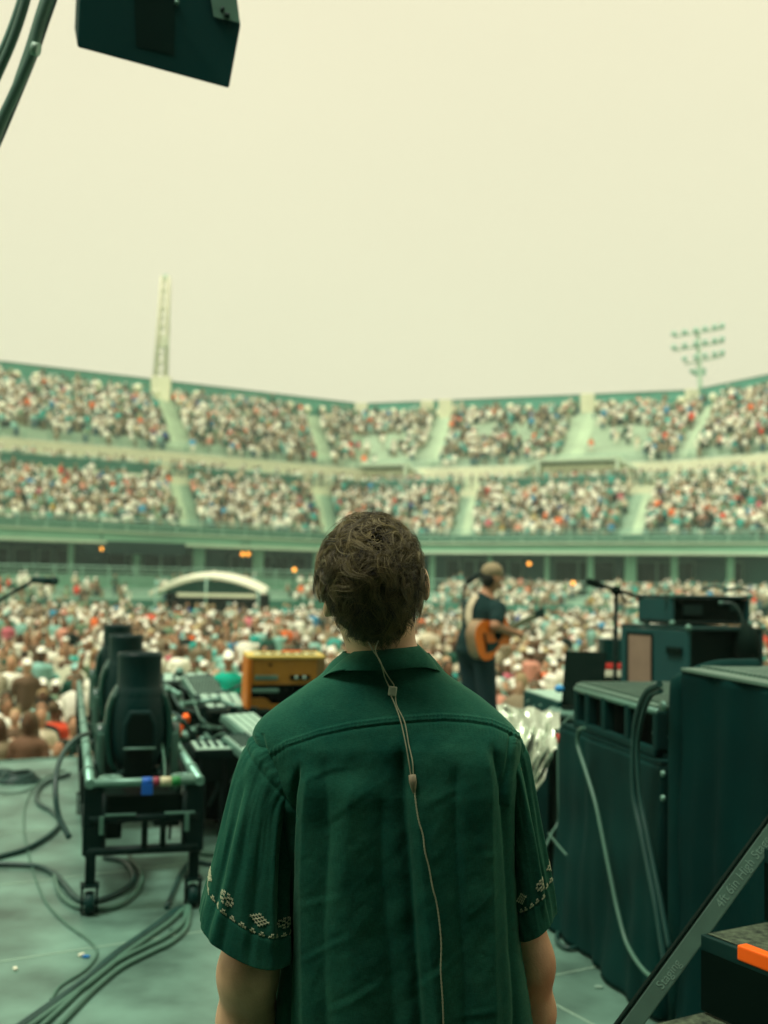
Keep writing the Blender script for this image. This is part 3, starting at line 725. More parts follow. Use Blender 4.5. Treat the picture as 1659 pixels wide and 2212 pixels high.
ORD = 'first second third fourth fifth sixth seventh eighth ninth tenth eleventh twelfth thirteenth fourteenth fifteenth sixteenth seventeenth eighteenth nineteenth twentieth twenty-first twenty-second twenty-third twenty-fourth twenty-fifth twenty-sixth twenty-seventh twenty-eighth twenty-ninth thirtieth'.split() + ['farthest'] * 90
occ_idx = np.where(~emp)[0]
vis = occ_idx[~hid[occ_idx]]; order = vis[np.argsort(seatl[vis, 1])]
near = list(order[:286]); nearset = set(near)
used = {}; people = []
def add_person(x, y, z, pose, shirt, hair, hst, trou, rot, label=None, group='spectators on the stadium floor', s=1.0):
    o = bpy.data.objects.new('person', TM[(pose, hst)]); C.objects.link(o); o.location = (x, y, z); o.rotation_euler = (0, 0, rot); o.scale = (s, s, s)
    f = rng.uniform(.82, 1.08); o['shirt'] = [float(min(.95, c * f)) for c in shirt[1][:3]]; o['hair'] = [float(c) for c in hair[1][:3]]; o['trousers'] = [float(c) for c in trou[1][:3]]; o['skin'] = [float(c) for c in SKIN[rng.integers(0, 5)][:3]]
    people.append((o, x, y, pose, shirt[0], hair[0], label)); tag(o, label, 'person', group); return o
for i in near:
    x, y = seatl[i]; sh = SHIRT[pick(SHIRT, 1)[0]]; ha = HAIR[pick(HAIR, 1)[0]]
    hst = 'cap' if 'cap' in ha[0] else 'hat' if 'hat' in ha[0] else ('long' if rng.random() < .45 else 'short')
    r = rng.random(); pose = 'sit' if r < .45 else 'clap' if r < .66 else 'phone' if r < .8 else 'stand' if r < .93 else 'standup'
    if y < 17 and pose.startswith('stand'): pose = 'clap'
    add_person(x, y, FZ, pose, sh, ha, hst, PANT[pick(PANT, 1)[0]], rng.normal(0, .35) - x / y * .5, s=rng.uniform(.93, 1.06))
SD = {s[0]: s for s in SHIRT}; HD = {s[0]: s for s in HAIR}; PD = {s[0]: s for s in PANT}
def special(px, py, Y, pose, sh, ha, hst, tr, label, rot=0, s=1.0, grp='spectators on the stadium floor'):
    p = W(px, py, Y); add_person(p[0], Y, FZ, pose, sh, HD[ha], hst, PD[tr], rot, label, grp, s)
special(493, 1470, 18.6, 'stand', ('turquoise', RGB(0, 172, 142, .85)), 'a white cap', 'cap', 'white', 'person in loose turquoise top and white trousers standing beside the yellow amplifier', .1, 1.15)
special(116, 1560, 16.2, 'sit', ('red', RGB(236, 84, 50, .8)), 'brown hair', 'short', 'dark', 'person seen from behind in orange-red shirt in the front rows at left', PI, 1.05)
special(62, 1600, 14.4, 'sit', ('brown', RGB(120, 90, 66, .8)), 'brown hair', 'long', 'dark', 'person with long brown hair right behind the stage edge at left', 0, 1.1)
special(88, 1570, 15.6, 'sit', ('black', RGB(14, 46, 38, .7)), 'dark hair', 'short', 'dark', 'person in black shirt seated behind the long-haired person at left', .3, 1.1)
special(158, 1600, 14.6, 'clap', ('black', RGB(14, 60, 48, .7)), 'brown hair', 'short', 'dark', 'person in dark green shirt beside the left rail of the lighting cart', .6, 1.05)
special(118, 1310, 52, 'stand', ('bright blue', RGB(40, 150, 180, .8)), 'a white cap', 'cap', 'dark', 'person in bright blue shirt standing above the crowd at left', 0, 1.1)
for k, (x, y) in enumerate(((345, 1310), (378, 1315), (405, 1322), (350 + 174, 1312))):
    special(x, y, 60, 'stand', ('royal blue', RGB(24, 84, 165, .8)), 'dark hair', 'short', 'dark', 'steward in royal blue shirt, %s before the white tent' % ['leftmost of the four', 'second from the left of the four', 'third from the left of the four', 'rightmost of the four'][k], 0, 1.08, 'stewards in blue before the tent')
special(345, 1305, 57, 'stand', ('white', RGB(232, 236, 212, .85)), 'brown hair', 'short', 'white', 'person in white shirt standing left of the blue stewards', 0, 1.08)
special(1020, 1700, 17, 'clap', ('royal blue', RGB(40, 60, 130, .8)), 'brown hair', 'short', 'dark', 'person in blue top seated right of the guitarist\'s legs', 0, 1.0)
special(1155, 1500, 17.5, 'sit', ('white', RGB(236, 238, 214, .85)), 'a white cap', 'cap', 'white', 'person in white shirt and cap leaning forward above the foil-covered gear', 0, 1.05)
# labels for the rest
cnt = {}
for rec in people:
    o, x, y, pose, sh, ha, lb = rec
    if lb: continue
    p = PX(np.array([x, y, FZ + 1.1])); pv = {'sit': 'seated', 'clap': 'clapping', 'phone': 'hands at face', 'stand': 'standing', 'standup': 'arms raised'}[pose]
    r = int((y - 12.6) / .92); o['_k'] = 1; del o['_k']
    key = 'person in %s, %s, %s, %s' % (sh, ha, pv, zone(p[0])); cnt.setdefault(key, []).append((y, x, o, r))
for key, L in cnt.items():
    L.sort(key=lambda q: (q[0], q[1])); n = len(L)
    for k, (y, x, o, r) in enumerate(L):
        suf = '' if n == 1 else (', nearest' if k == 0 else ', farthest' if k == n - 1 else ', %s nearest' % ORD[k])
        o['label'] = (key + suf)
# the far part of the floor crowd, the chairs
rest = np.array([i for i in occ_idx if i not in nearset]); Pr_ = np.column_stack([seatl[rest], np.full(len(rest), FZ)])
build_crowd('crowd', 'dense crowd covering the stadium floor as far as the stand', Pr_, rng.normal(0, .35, len(rest)), (rng.random(len(rest)) < .2).astype(int), np.full(len(rest), 1.05))
cvis = np.where(~hid)[0]; co = cvis[np.argsort(seatl[cvis, 1] - 2.5 * emp[cvis])][:240]; cs = set(co.tolist()); crow = {}
for i in co:
    o = bpy.data.objects.new('folding_chair', CHM); C.objects.link(o); o.location = (seatl[i, 0], seatl[i, 1] + .05, FZ); o.rotation_euler = (0, 0, rng.normal(0, .06))
    p = PX(np.array([seatl[i, 0], seatl[i, 1], FZ + .6])); r = int((seatl[i, 1] - 12.6) / .92); key = ('empty' if emp[i] else 'occupied') + ' white chair ' + zone(p[0]); crow.setdefault(key, []).append((seatl[i, 1], seatl[i, 0], o))
    tag(o, None, 'chair', 'white folding chairs on the stadium floor')
for key, L in crow.items():
    L.sort(key=lambda q: (round(q[0] / .92), q[1])); n = len(L)
    for k, (y, x, o) in enumerate(L):
        row = round((y - 12.6) / .92); same = [q for q in L if round((q[0] - 12.6) / .92) == row]; j = [q[2] for q in same].index(o)
        o['label'] = key + ' in the %s row%s' % (ORD[max(row, 0)], '' if len(same) == 1 else ', %s from left' % ORD[j])
cv = np.array([v.co[:] for v in CHM.vertices]); cf = [tuple(p.vertices) for p in CHM.polygons]
ri = [i for i in range(len(seatl)) if i not in cs and seatl[i, 1] < 45]
b0 = MB(); bx = np.array([[-.21, -.2, .43], [.21, -.2, .43], [.21, .2, .43], [-.21, .2, .43], [-.21, .2, .5], [.21, .2, .5], [.21, .24, .86], [-.21, .24, .86], [-.2, -.2, 0], [.2, -.2, 0]])
Vb = (bx[None] + np.column_stack([seatl[ri], np.full(len(ri), FZ)])[:, None]).reshape(-1, 3); fb = np.array([[0, 1, 2, 3], [4, 5, 6, 7], [0, 8, 9, 1]]); Fb = (fb[None] + (np.arange(len(ri)) * 10)[:, None, None]).reshape(-1, 4)
tag(mesh_np('folding_chairs', Vb, Fb, M['white']), 'remaining rows of white folding chairs farther back on the floor', 'chairs', kind='stuff')
# ------------------------------------------------------------------ the man in the green shirt
YM = 2.03                                        # depth of his body axis
man = empty('person', (float(W(835, 1500, YM)[0]), YM, 0), 'man seen from behind in green short-sleeved shirt with pale embroidered sleeves and in-ear cables', 'person')
skinm = mat('man_skin', RGB(240, 188, 146, 1.0), 0.5, var=0.2, scale=14, bump=0.12, bscale=260, rgb2=RGB(238, 200, 158, 0.92), spec=0.35)
def wp(px, py, dy=0.0): return W(px, py, YM + dy)
K = YM / FPX
HC = wp(801, 1251)                               # skull centre
P = [ell(HC + [0, .0, .0], (.0755, .096, .098), 0, .03), ell(wp(812, 1305, .0), (.064, .075, .075), 0, .03), ell(HC + [.0, .06, -.075], (.055, .05, .07), 0, .04),
     cap(wp(822, 1330, .02), wp(832, 1445, .03), .056, .062, 0, .03), ell(HC + [.0, .105, -.045], (.014, .022, .022), 0, .02), ell(HC + [0, .1, -.085], (.024, .014, .009), 0, .01),
     ell(HC + [-.03, .088, -.015], (.014, .01, .009), 0, .01), ell(HC + [.03, .088, -.015], (.014, .01, .009), 0, .01)]
# ears: flat tilted shells
P += [ell(wp(714, 1301, .01), (.011, .024, .029), 0, .016, Ry(.28) @ Rx(.2)), ell(wp(917, 1262, .02), (.010, .024, .031), 0, .008, Ry(-.1))]
# shoulders and upper body under the shirt
SHL, SHR = wp(612, 1655, .02), wp(1062, 1660, .03)
P += [cap(wp(832, 1480, .04), wp(836, 1540, .04), .055, .075, 0, .06), cap(SHL, SHR, .055, .055, 0, .06), ell(wp(850, 1800, .02), (.17, .09, .30), 0, .05), ell(wp(860, 2180, .02), (.155, .1, .2), 0, .05)]
def arm(sh, el, wr, s, ru=.05, re=.047, rw=.028):
    sh, el, wr = map(np.array, (sh, el, wr)); mid = sh + (el - sh) * .5
    Q = [cap(sh, mid, ru, ru * .98, 0, .04), cap(mid, el, ru * .98, re * .93, 0, .03), ell(el + [0, -.012, 0.0], (re * .75, re * .9, .05), 0, .03)]
    fm_ = el + (wr - el) * .32; Q += [cap(el, fm_, re * .9, re * .98, 0, .03), cap(fm_, wr, re * .98, rw, 0, .03)]
    d = (wr - el) / np.linalg.norm(wr - el); pal = wr + d * .055
    Q += [ell(pal, (.018, .04, .052), 0, .02)]
    for k, (oy, L) in enumerate(((-.030, .070), (-.010, .082), (.011, .076), (.030, .060))):
        a = wr + d * .088 + np.array([0, -oy, 0]); b_ = a + d * L * .5 + np.array([-s * .010, 0, 0]); c_ = b_ + d * L * .45 + np.array([-s * .022, 0, 0])
        Q += [cap(a, b_, .0092, .0085, 0, .004), cap(b_, c_, .0085, .0068, 0, .004)]
    t0 = wr + d * .03 + np.array([0, .03, 0]); t1 = t0 + d * .035 + np.array([-s * .005, .025, 0]); t2 = t1 + d * .03 + np.array([-s * .008, .006, 0])
    Q += [cap(t0, t1, .012, .010, 0, .01), cap(t1, t2, .010, .008, 0, .004)]
    return Q
ELB, ERB = wp(536, 2100, -.04), wp(1143, 2080, .05)
P += arm(SHL + [0, 0, -.01], ELB, wp(532, 2420, .06), -1, .052, .050)
P += arm(SHR + [0, 0, -.01], ERB, wp(1150, 2400, .14), 1, .050, .042)
V, F, cl = sdf_body(P, 0.0052)
body = mesh_np('body', V, F, skinm, man, True)
# ears redder: thin skin patches of the helix
for nm_, c_, R_ in (('ear_rim', wp(702, 1314, .0), Ry(.38)), ('ear_rim', wp(918.5, 1264, .01), Ry(-.1))):
    pass
# ---- shirt: cross-sections measured top to hem (image row, left, right)
tab = np.array([(1410, 745, 925), (1432, 716, 948), (1446, 706, 956), (1462, 694, 974), (1480, 668, 1003), (1500, 641, 1034), (1522, 610, 1062), (1545, 580, 1088), (1565, 559, 1108), (1585, 547, 1122), (1605, 546, 1126), (1640, 560, 1120),
                (1700, 588, 1114), (1760, 604, 1110), (1850, 613, 1108), (1950, 616, 1113), (2050, 612, 1122), (2130, 604, 1132), (2212, 594, 1143), (2330, 584, 1150), (2440, 580, 1154)], float)
dep = np.array([(1410, .068, .03), (1432, .076, .03), (1462, .082, .03), (1500, .095, .028), (1545, .108, .025), (1605, .122, .02), (1700, .132, .015), (1850, .135, .01), (2050, .138, .01), (2212, .142, .01), (2440, .145, .01)])
PYS = np.concatenate([np.arange(1412, 1600, 2.2), np.arange(1600, 2442, 3.4)])
NU_ = 620
def smooth_table(py, col):
    xs, ys = tab[:, 0], tab[:, col]; o = np.zeros(len(py))
    for k, s in enumerate(np.linspace(-9, 9, 7)): o += np.interp(py + s, xs, ys)
    return o / 7
Lx, Rx_ = smooth_table(PYS, 1), smooth_table(PYS, 2); Bd = np.interp(PYS, dep[:, 0], dep[:, 1]); Cy = np.interp(PYS, dep[:, 0], dep[:, 2])
th = np.linspace(-PI / 2, 1.5 * PI, NU_, endpoint=False)           # starts at the middle of the back
# denser sampling on the back
th = th + 0.0
def yoke_y(x): return np.interp(x, [535, 556, 580, 620, 690, 760, 830, 900, 960, 1010, 1060, 1100, 1130], [1628, 1655, 1636, 1612, 1590, 1574, 1565, 1559, 1556, 1559, 1567, 1584, 1602])
def ease(x, a, b): t = np.clip((x - a) / (b - a), 0, 1); return t * t * (3 - 2 * t)
def crease(x, y, pts, wl, wr_, amp, y0, y1, sharp=1.0):
    """a fold line x(y): ridge on one flank, valley on the other"""
    ys = [p[1] for p in pts]; xs = [p[0] for p in pts]; xc = np.interp(y, ys, xs); d = x - xc
    env = ease(y, y0, y0 + 60) * (1 - ease(y, y1 - 80, y1))
    prof = np.where(d < 0, np.exp(-(np.abs(d) / wl) ** 1.5), np.exp(-(np.abs(d) / wr_) ** 1.5))
    return amp * prof * env
def nz3(x, y, z, n=3):
    return mnoise.fractal(Vector((x, y, z)), 1.0, 2.0, n)
rings = []
for i, py in enumerate(PYS):
    a = (Rx_[i] - Lx[i]) / 2; cx = (Rx_[i] + Lx[i]) / 2; n = 2.0 + 0.35 * ease(py, 1500, 1700)
    ct, st2 = np.cos(th), np.sin(th)
    ux = np.sign(ct) * np.abs(ct) ** (2 / n); uy = np.sign(st2) * np.abs(st2) ** (2 / n)
    xs = cx + a * ux; ys = YM + Cy[i] + Bd[i] * uy
    # spine hollow and shoulder-blade swell, back only
    back = np.clip(-st2, 0, 1)
    ys = ys + back * (0.010 * np.exp(-((xs - 850) / 60) ** 2) * ease(py, 1560, 1700) - 0.008 * (np.exp(-((xs - 700) / 60) ** 2) + np.exp(-((xs - 1000) / 60) ** 2)) * np.exp(-((py - 1650) / 110) ** 2))
    c0 = W(cx, py, YM); zz = c0[2]
    wx = np.array([c0[0]] * NU_) + (xs - cx) * K
    rings.append(np.column_stack([wx, ys, np.full(NU_, zz)]))
SV = np.array(rings)                                  # rows x NU_ x 3
ix = np.zeros(SV.shape[:2]); iy = np.zeros(SV.shape[:2])
for i in range(len(PYS)):
    x_, y_ = PX(SV[i]); ix[i], iy[i] = x_, y_
bk = np.clip(-np.sin(th), 0, 1)[None] ** .5
yk = yoke_y(ix); below = ease(iy - yk, 4, 60)
D = np.zeros_like(ix)
# vertical folds hanging from the yoke
D += crease(ix, iy, [(648, 1640), (634, 1720), (630, 1800), (624, 2000), (618, 2250)], 7, 5, -.013, 1640, 2500)
D += crease(ix, iy, [(672, 1640), (660, 1760), (655, 1900), (660, 2250)], 12, 30, .007, 1640, 2500)
D += crease(ix, iy, [(1062, 1590), (1085, 1700), (1094, 1800), (1102, 1950), (1116, 2200)], 10, 8, -.010, 1590, 2500)
D += crease(ix, iy, [(1040, 1590), (1058, 1700), (1062, 1900), (1070, 2300)], 34, 12, .006, 1600, 2500)
D += crease(ix, iy, [(868, 1620), (874, 1750), (886, 1900), (900, 2100), (915, 2300)], 16, 9, -.010, 1600, 2600)
D += crease(ix, iy, [(893, 1620), (902, 1750), (915, 1900), (935, 2100), (950, 2300)], 11, 34, .006, 1600, 2600)
D += crease(ix, iy, [(760, 1700), (745, 1900), (760, 2100), (790, 2300)], 55, 40, .010, 1660, 2700)
D += crease(ix, iy, [(700, 1620), (712, 1800), (700, 2000), (705, 2300)], 20, 14, -.006, 1620, 2700)
D += crease(ix, iy, [(822, 1700), (826, 1900), (845, 2100), (860, 2300)], 18, 14, -.005, 1700, 2700)
D += crease(ix, iy, [(985, 1640), (988, 1850), (1003, 2100), (1010, 2300)], 24, 13, -.007, 1640, 2700)
D += crease(ix, iy, [(600, 1690), (606, 1800)], 9, 9, .005, 1660, 1900)
# wrinkles fanning on the right shoulder and drag lines on the yoke
for k, (p0, p1, am) in enumerate([((1010, 1500), (1085, 1568), .0035), ((1035, 1498), (1106, 1590), .0040), ((985, 1488), (1050, 1560), .0026), ((1062, 1518), (1118, 1600), .003), ((640, 1560), (600, 1640), .003), ((700, 1520), (670, 1580), .0022), ((610, 1575), (640, 1600), .002),
        ((640, 1530), (760, 1490), .0022), ((690, 1470), (840, 1500), .0018), ((745, 1650), (655, 1700), .003), ((800, 1700), (700, 1780), .0025), ((1100, 1900), (1000, 1990), .003), ((1110, 1820), (1040, 1850), .0025), ((650, 2080), (760, 2020), .003), ((900, 2150), (1010, 2060), .003), ((650, 1960), (740, 1930), .0022), ((1000, 1700), (920, 1740), .002), ((700, 2180), (820, 2120), .003), ((1080, 2180), (980, 2200), .003)]):
    a = np.array(p0, float); b_ = np.array(p1, float); ab = b_ - a; L2 = ab @ ab
    wb, wf, ww = 5 + 5 * math.sin(k * 2.3), 2.2 + 1.2 * math.sin(k * 1.7), 5.5 + 4.5 * abs(math.sin(k * 3.1)); t = ((ix - a[0]) * ab[0] + (iy - a[1]) * ab[1]) / L2; dd = ((ix - a[0]) * ab[1] - (iy - a[1]) * ab[0]) / math.sqrt(L2)
    bend = wb * np.sin(t * wf + k); am = am * (.28 if p0[1] > 1640 else 1.0); D += am * np.exp(-((dd - bend) / ww) ** 2) * ease(t, -.15, .25) * (1 - ease(t, .75, 1.15)) - am * .7 * np.exp(-((dd - bend - 1.7 * ww) / ww) ** 2) * ease(t, -.15, .25) * (1 - ease(t, .75, 1.15))
NZ = np.zeros_like(D)
for i in range(D.shape[0]):
    for j in range(D.shape[1]):
        x_, y_ = ix[i, j], iy[i, j]; f_ = 0 if math.sin(th[j]) < 0 else 9
        NZ[i, j] = .0032 * nz3(x_ * .012, y_ * .0045, 3.1 + f_, 2) + .0013 * nz3(x_ * .022 + y_ * .008, y_ * .016, 7.7 + f_, 3)
D = 1.2 * D * below * bk + NZ * (0.35 + 0.65 * below)
# yoke seam: raised felled band with puckers, groove beneath
dy_ = iy - yk; back_m = (np.sin(th)[None] < 0.15)
band = ease(dy_, -16, -12) * (1 - ease(dy_, -3, 0)); puck = 0.5 + 0.5 * np.sin(ix / 7.5 * 2 * PI + 1.5 * np.sin(ix * .11))
D += back_m * (band * (.0010 + .0020 * puck) - .0011 * np.exp(-((dy_ - 1) / 2.6) ** 2) - .0012 * np.exp(-((dy_ + 8) / 2.0) ** 2) * (.5 + .5 * puck) + .0010 * np.exp(-((dy_ - 12) / 9) ** 2) * puck)
for arm_pts in ([(545, 1588), (553, 1625), (566, 1665), (588, 1712), (622, 1770)], [(1124, 1588), (1118, 1630), (1112, 1680), (1106, 1740)]):
    xa = np.interp(iy, [p[1] for p in arm_pts], [p[0] for p in arm_pts]); da = (ix - xa) * .8 * (1 if arm_pts[0][0] < 800 else -1); pk2 = .5 + .5 * np.sin(iy / 7.0 * 2 * PI)
    D += (iy > 1585) * (iy < arm_pts[-1][1]) * np.clip(-np.sin(th)[None] * 3, 0, 1) * (.0028 * np.exp(-((da - 8) / 6) ** 2) * (.5 + .5 * pk2) - .0030 * np.exp(-((da - 17) / 3) ** 2))
tx, ty = np.gradient(SV, axis=1), np.gradient(SV, axis=0); tx = np.roll(SV, -1, 1) - np.roll(SV, 1, 1)
N = np.cross(ty, tx); N /= np.linalg.norm(N, axis=2)[..., None] + 1e-12
if (N[len(N) // 2, 0, 1]) > 0: N = -N
rw = np.random.default_rng(11)
SV2 = SV + N * D[..., None]
nr = len(PYS); J = np.arange(NU_); Fq = []
for i in range(nr - 1): Fq.append(np.column_stack([i * NU_ + J, i * NU_ + (J + 1) % NU_, (i + 1) * NU_ + (J + 1) % NU_, (i + 1) * NU_ + J]))
def cloth_mat(name, c1, c2):
    m = bpy.data.materials.new(name); m.use_nodes = True; n = m.node_tree; b = n.nodes['Principled BSDF']; L = n.links.new
    b.inputs['Roughness'].default_value = 0.9; b.inputs['Specular IOR Level'].default_value = 0.08
    b.inputs['Sheen Weight'].default_value = 0.22; b.inputs['Sheen Roughness'].default_value = 0.4; b.inputs['Sheen Tint'].default_value = (.5, 1, .6, 1)
    t = n.nodes.new('ShaderNodeTexCoord'); a = n.nodes.new('ShaderNodeTexNoise'); a.inputs['Scale'].default_value = 9; a.inputs['Detail'].default_value = 8; a.inputs['Roughness'].default_value = .7
    L(t.outputs['Object'], a.inputs['Vector']); r = n.nodes.new('ShaderNodeValToRGB'); r.color_ramp.elements[0].position = .3; r.color_ramp.elements[1].position = .72
    r.color_ramp.elements[0].color = c1; r.color_ramp.elements[1].color = c2; L(a.outputs[0], r.inputs[0])
    # slub threads of the weave
    mpn = n.nodes.new('ShaderNodeMapping'); mpn.inputs['Rotation'].default_value = (0, .7, 0); mpn.inputs['Scale'].default_value = (900, 900, 120); L(t.outputs['Object'], mpn.inputs[0])
    sn = n.nodes.new('ShaderNodeTexNoise'); sn.inputs['Scale'].default_value = 1; sn.inputs['Detail'].default_value = 2; L(mpn.outputs[0], sn.inputs['Vector'])
    mp2 = n.nodes.new('ShaderNodeMapping'); mp2.inputs['Scale'].default_value = (150, 150, 1000); L(t.outputs['Object'], mp2.inputs[0])
    sn2 = n.nodes.new('ShaderNodeTexNoise'); sn2.inputs['Scale'].default_value = 1; sn2.inputs['Detail'].default_value = 2; L(mp2.outputs[0], sn2.inputs['Vector'])
    ad = n.nodes.new('ShaderNodeMath'); ad.operation = 'ADD'; L(sn.outputs[0], ad.inputs[0]); L(sn2.outputs[0], ad.inputs[1])
    mr = n.nodes.new('ShaderNodeMapRange'); mr.inputs[1].default_value = .7; mr.inputs[2].default_value = 1.3; mr.inputs[3].default_value = .78; mr.inputs[4].default_value = 1.25; L(ad.outputs[0], mr.inputs[0])
    vm = n.nodes.new('ShaderNodeVectorMath'); vm.operation = 'SCALE'; L(r.outputs[0], vm.inputs[0]); L(mr.outputs[0], vm.inputs['Scale']); L(vm.outputs[0], b.inputs['Base Color'])
    w2 = n.nodes.new('ShaderNodeTexNoise'); w2.inputs['Scale'].default_value = 70; w2.inputs['Detail'].default_value = 4; L(t.outputs['Object'], w2.inputs['Vector'])
    b1 = n.nodes.new('ShaderNodeBump'); b1.inputs['Strength'].default_value = .18; b1.inputs['Distance'].default_value = .004; L(w2.outputs[0], b1.inputs['Height'])
    b2 = n.nodes.new('ShaderNodeBump'); b2.inputs['Strength'].default_value = .35; b2.inputs['Distance'].default_value = .0006; L(ad.outputs[0], b2.inputs['Height']); L(b1.outputs[0], b2.inputs['Normal']); L(b2.outputs[0], b.inputs['Normal'])
    return m
shm = cloth_mat('green_linen', RGB(22, 98, 82, .62), RGB(54, 124, 98, .66))
shirt = mesh_np('shirt', SV2.reshape(-1, 3), np.vstack(Fq), shm, man, True)
# ---- sleeves
def bez(pts, t): # piecewise smooth interpolation of table
    P_ = np.asarray(pts, float); s = np.linspace(0, 1, len(P_)); return np.column_stack([np.interp(t, s, P_[:, 0]), np.interp(t, s, P_[:, 1])])
def sleeve(outer, inner, dy0, dy1, dep0, dep1, side, seed):
    Ot = catmull(outer, 30); It = catmull(inner, 30); n = 200; m = 300
    def res(Q): 
        s = np.concatenate([[0], np.cumsum(np.linalg.norm(np.diff(Q, axis=0), axis=1))]); s /= s[-1]; t = np.linspace(0, 1, n)
        return np.column_stack([np.interp(t, s, Q[:, 0]), np.interp(t, s, Q[:, 1])])
    O, I = res(Ot), res(It); a = np.linspace(0, 2 * PI, m, endpoint=False); V = np.zeros((n, m, 3)); Dd = np.zeros((n, m))
    for i in range(n):
        t = i / (n - 1); dyc = dy0 + (dy1 - dy0) * t; dp = dep0 + (dep1 - dep0) * t
        Po, Pi = wp(O[i, 0], O[i, 1], dyc), wp(I[i, 0], I[i, 1], dyc); c = (Po + Pi) / 2; hx = (Po - Pi) / 2
        L = np.linalg.norm(hx); nrm = np.array([0, -1.0, 0]) * dp + np.array([0, 0, -1]) * dp * .30 * ease(t, .2, 1)
        ca, sa = np.cos(a), np.sin(a); pr = 2.25
        V[i] = c + (np.sign(ca) * np.abs(ca) ** (2 / pr))[:, None] * hx + (np.sign(sa) * np.abs(sa) ** (2 / pr))[:, None] * nrm
        fr = a / (2 * PI)
        for (a0, wdt, amp, t0, t1, dr) in FOLDS[seed]:
            q = (a - a0 - dr * t + PI) % (2 * PI) - PI
            Dd[i] += amp * np.exp(-(q / wdt) ** 2) * ease(t, t0, t0 + .2) * (1 - ease(t, t1 - .15, t1))
        for j in range(m):
            Dd[i, j] += .0045 * nz3(math.cos(a[j]) * 2.2 + seed * 5, math.sin(a[j]) * 2.2, t * 1.1, 3) + .0015 * nz3(math.cos(a[j]) * 6 + seed, math.sin(a[j]) * 6, t * 5, 2)
        pk_ = .5 + .5 * np.sin(a * 26 + 2 * np.sin(a * 5))
        Dd[i] += .0022 * math.exp(-((t - .165) / .018) ** 2) * (.5 + .5 * pk_) - .0018 * math.exp(-((t - .20) / .010) ** 2)
        Dd[i] -= .0014 * math.exp(-((t - .845) / .006) ** 2)                   # hem stitch line
        Dd[i] += .0006 * ease(t, .85, .87)
    Tt = np.gradient(V, axis=0); Ta = np.roll(V, -1, 1) - np.roll(V, 1, 1); Nn = np.cross(Tt, Ta); Nn /= np.linalg.norm(Nn, axis=2)[..., None] + 1e-12
    ctr_ = V.mean(1, keepdims=True)
    if ((V - ctr_) * Nn).sum() < 0: Nn = -Nn
    V = V + Nn * Dd[..., None]
    # turned-in hem: inner wall
    inn = [V[-1] - Nn[-1] * .002 - np.array([0, 0, 0.0]), V[-12] - Nn[-12] * .004, V[-60] - Nn[-60] * .005]
    VV = np.vstack([V.reshape(-1, 3)] + inn); F = []
    J = np.arange(m)
    for i in range(n + 2): F.append(np.column_stack([i * m + J, i * m + (J + 1) % m, (i + 1) * m + (J + 1) % m, (i + 1) * m + J]))
    o = mesh_np('sleeve', VV, np.vstack(F), shm, shirt, True)
    return o, V, Nn, a
FOLDS = {1: [(1.95, .10, .007, .08, .95, .25), (2.6, .16, .009, .03, 1.1, .15), (2.28, .07, -.007, .05, .9, .2), (1.25, .13, .006, .25, 1.1, -.2), (.95, .1, -.006, .2, 1.0, -.1), (1.6, .10, -.004, .35, 1.1, .2), (3.0, .1, -.005, .1, .8, 0), (.4, .15, .006, .1, .9, 0), (5.0, .3, .006, .1, 1, 0)],
         2: [(1.3, .12, .006, .05, .95, -.2), (.8, .12, -.006, .1, 1.0, .1), (.45, .1, .006, .05, 1.1, 0), (1.9, .15, -.005, .2, 1.0, 0), (2.4, .2, .005, 0, 1, 0)]}
# in these angles 0 = outer edge; pi/2 = towards the camera; pi = inner edge
sL, VL, NL_, aL = sleeve([(612, 1592), (572, 1580), (546, 1590), (528, 1618), (511, 1662), (490, 1740), (462, 1850), (440, 1925), (433, 1962)], [(720, 1690), (655, 1745), (636, 1800), (630, 1900), (628, 1980), (628, 2058)], .035, -.045, .085, .083, -1, 1)
sR, VR, NR_, aR = sleeve([(1060, 1596), (1098, 1582), (1120, 1592), (1135, 1618), (1150, 1690), (1167, 1780), (1183, 1860), (1196, 1942)], [(1000, 1690), (1048, 1740), (1064, 1800), (1072, 1860), (1082, 1925), (1096, 1995)], .05, .04, .075, .078, 1, 2)
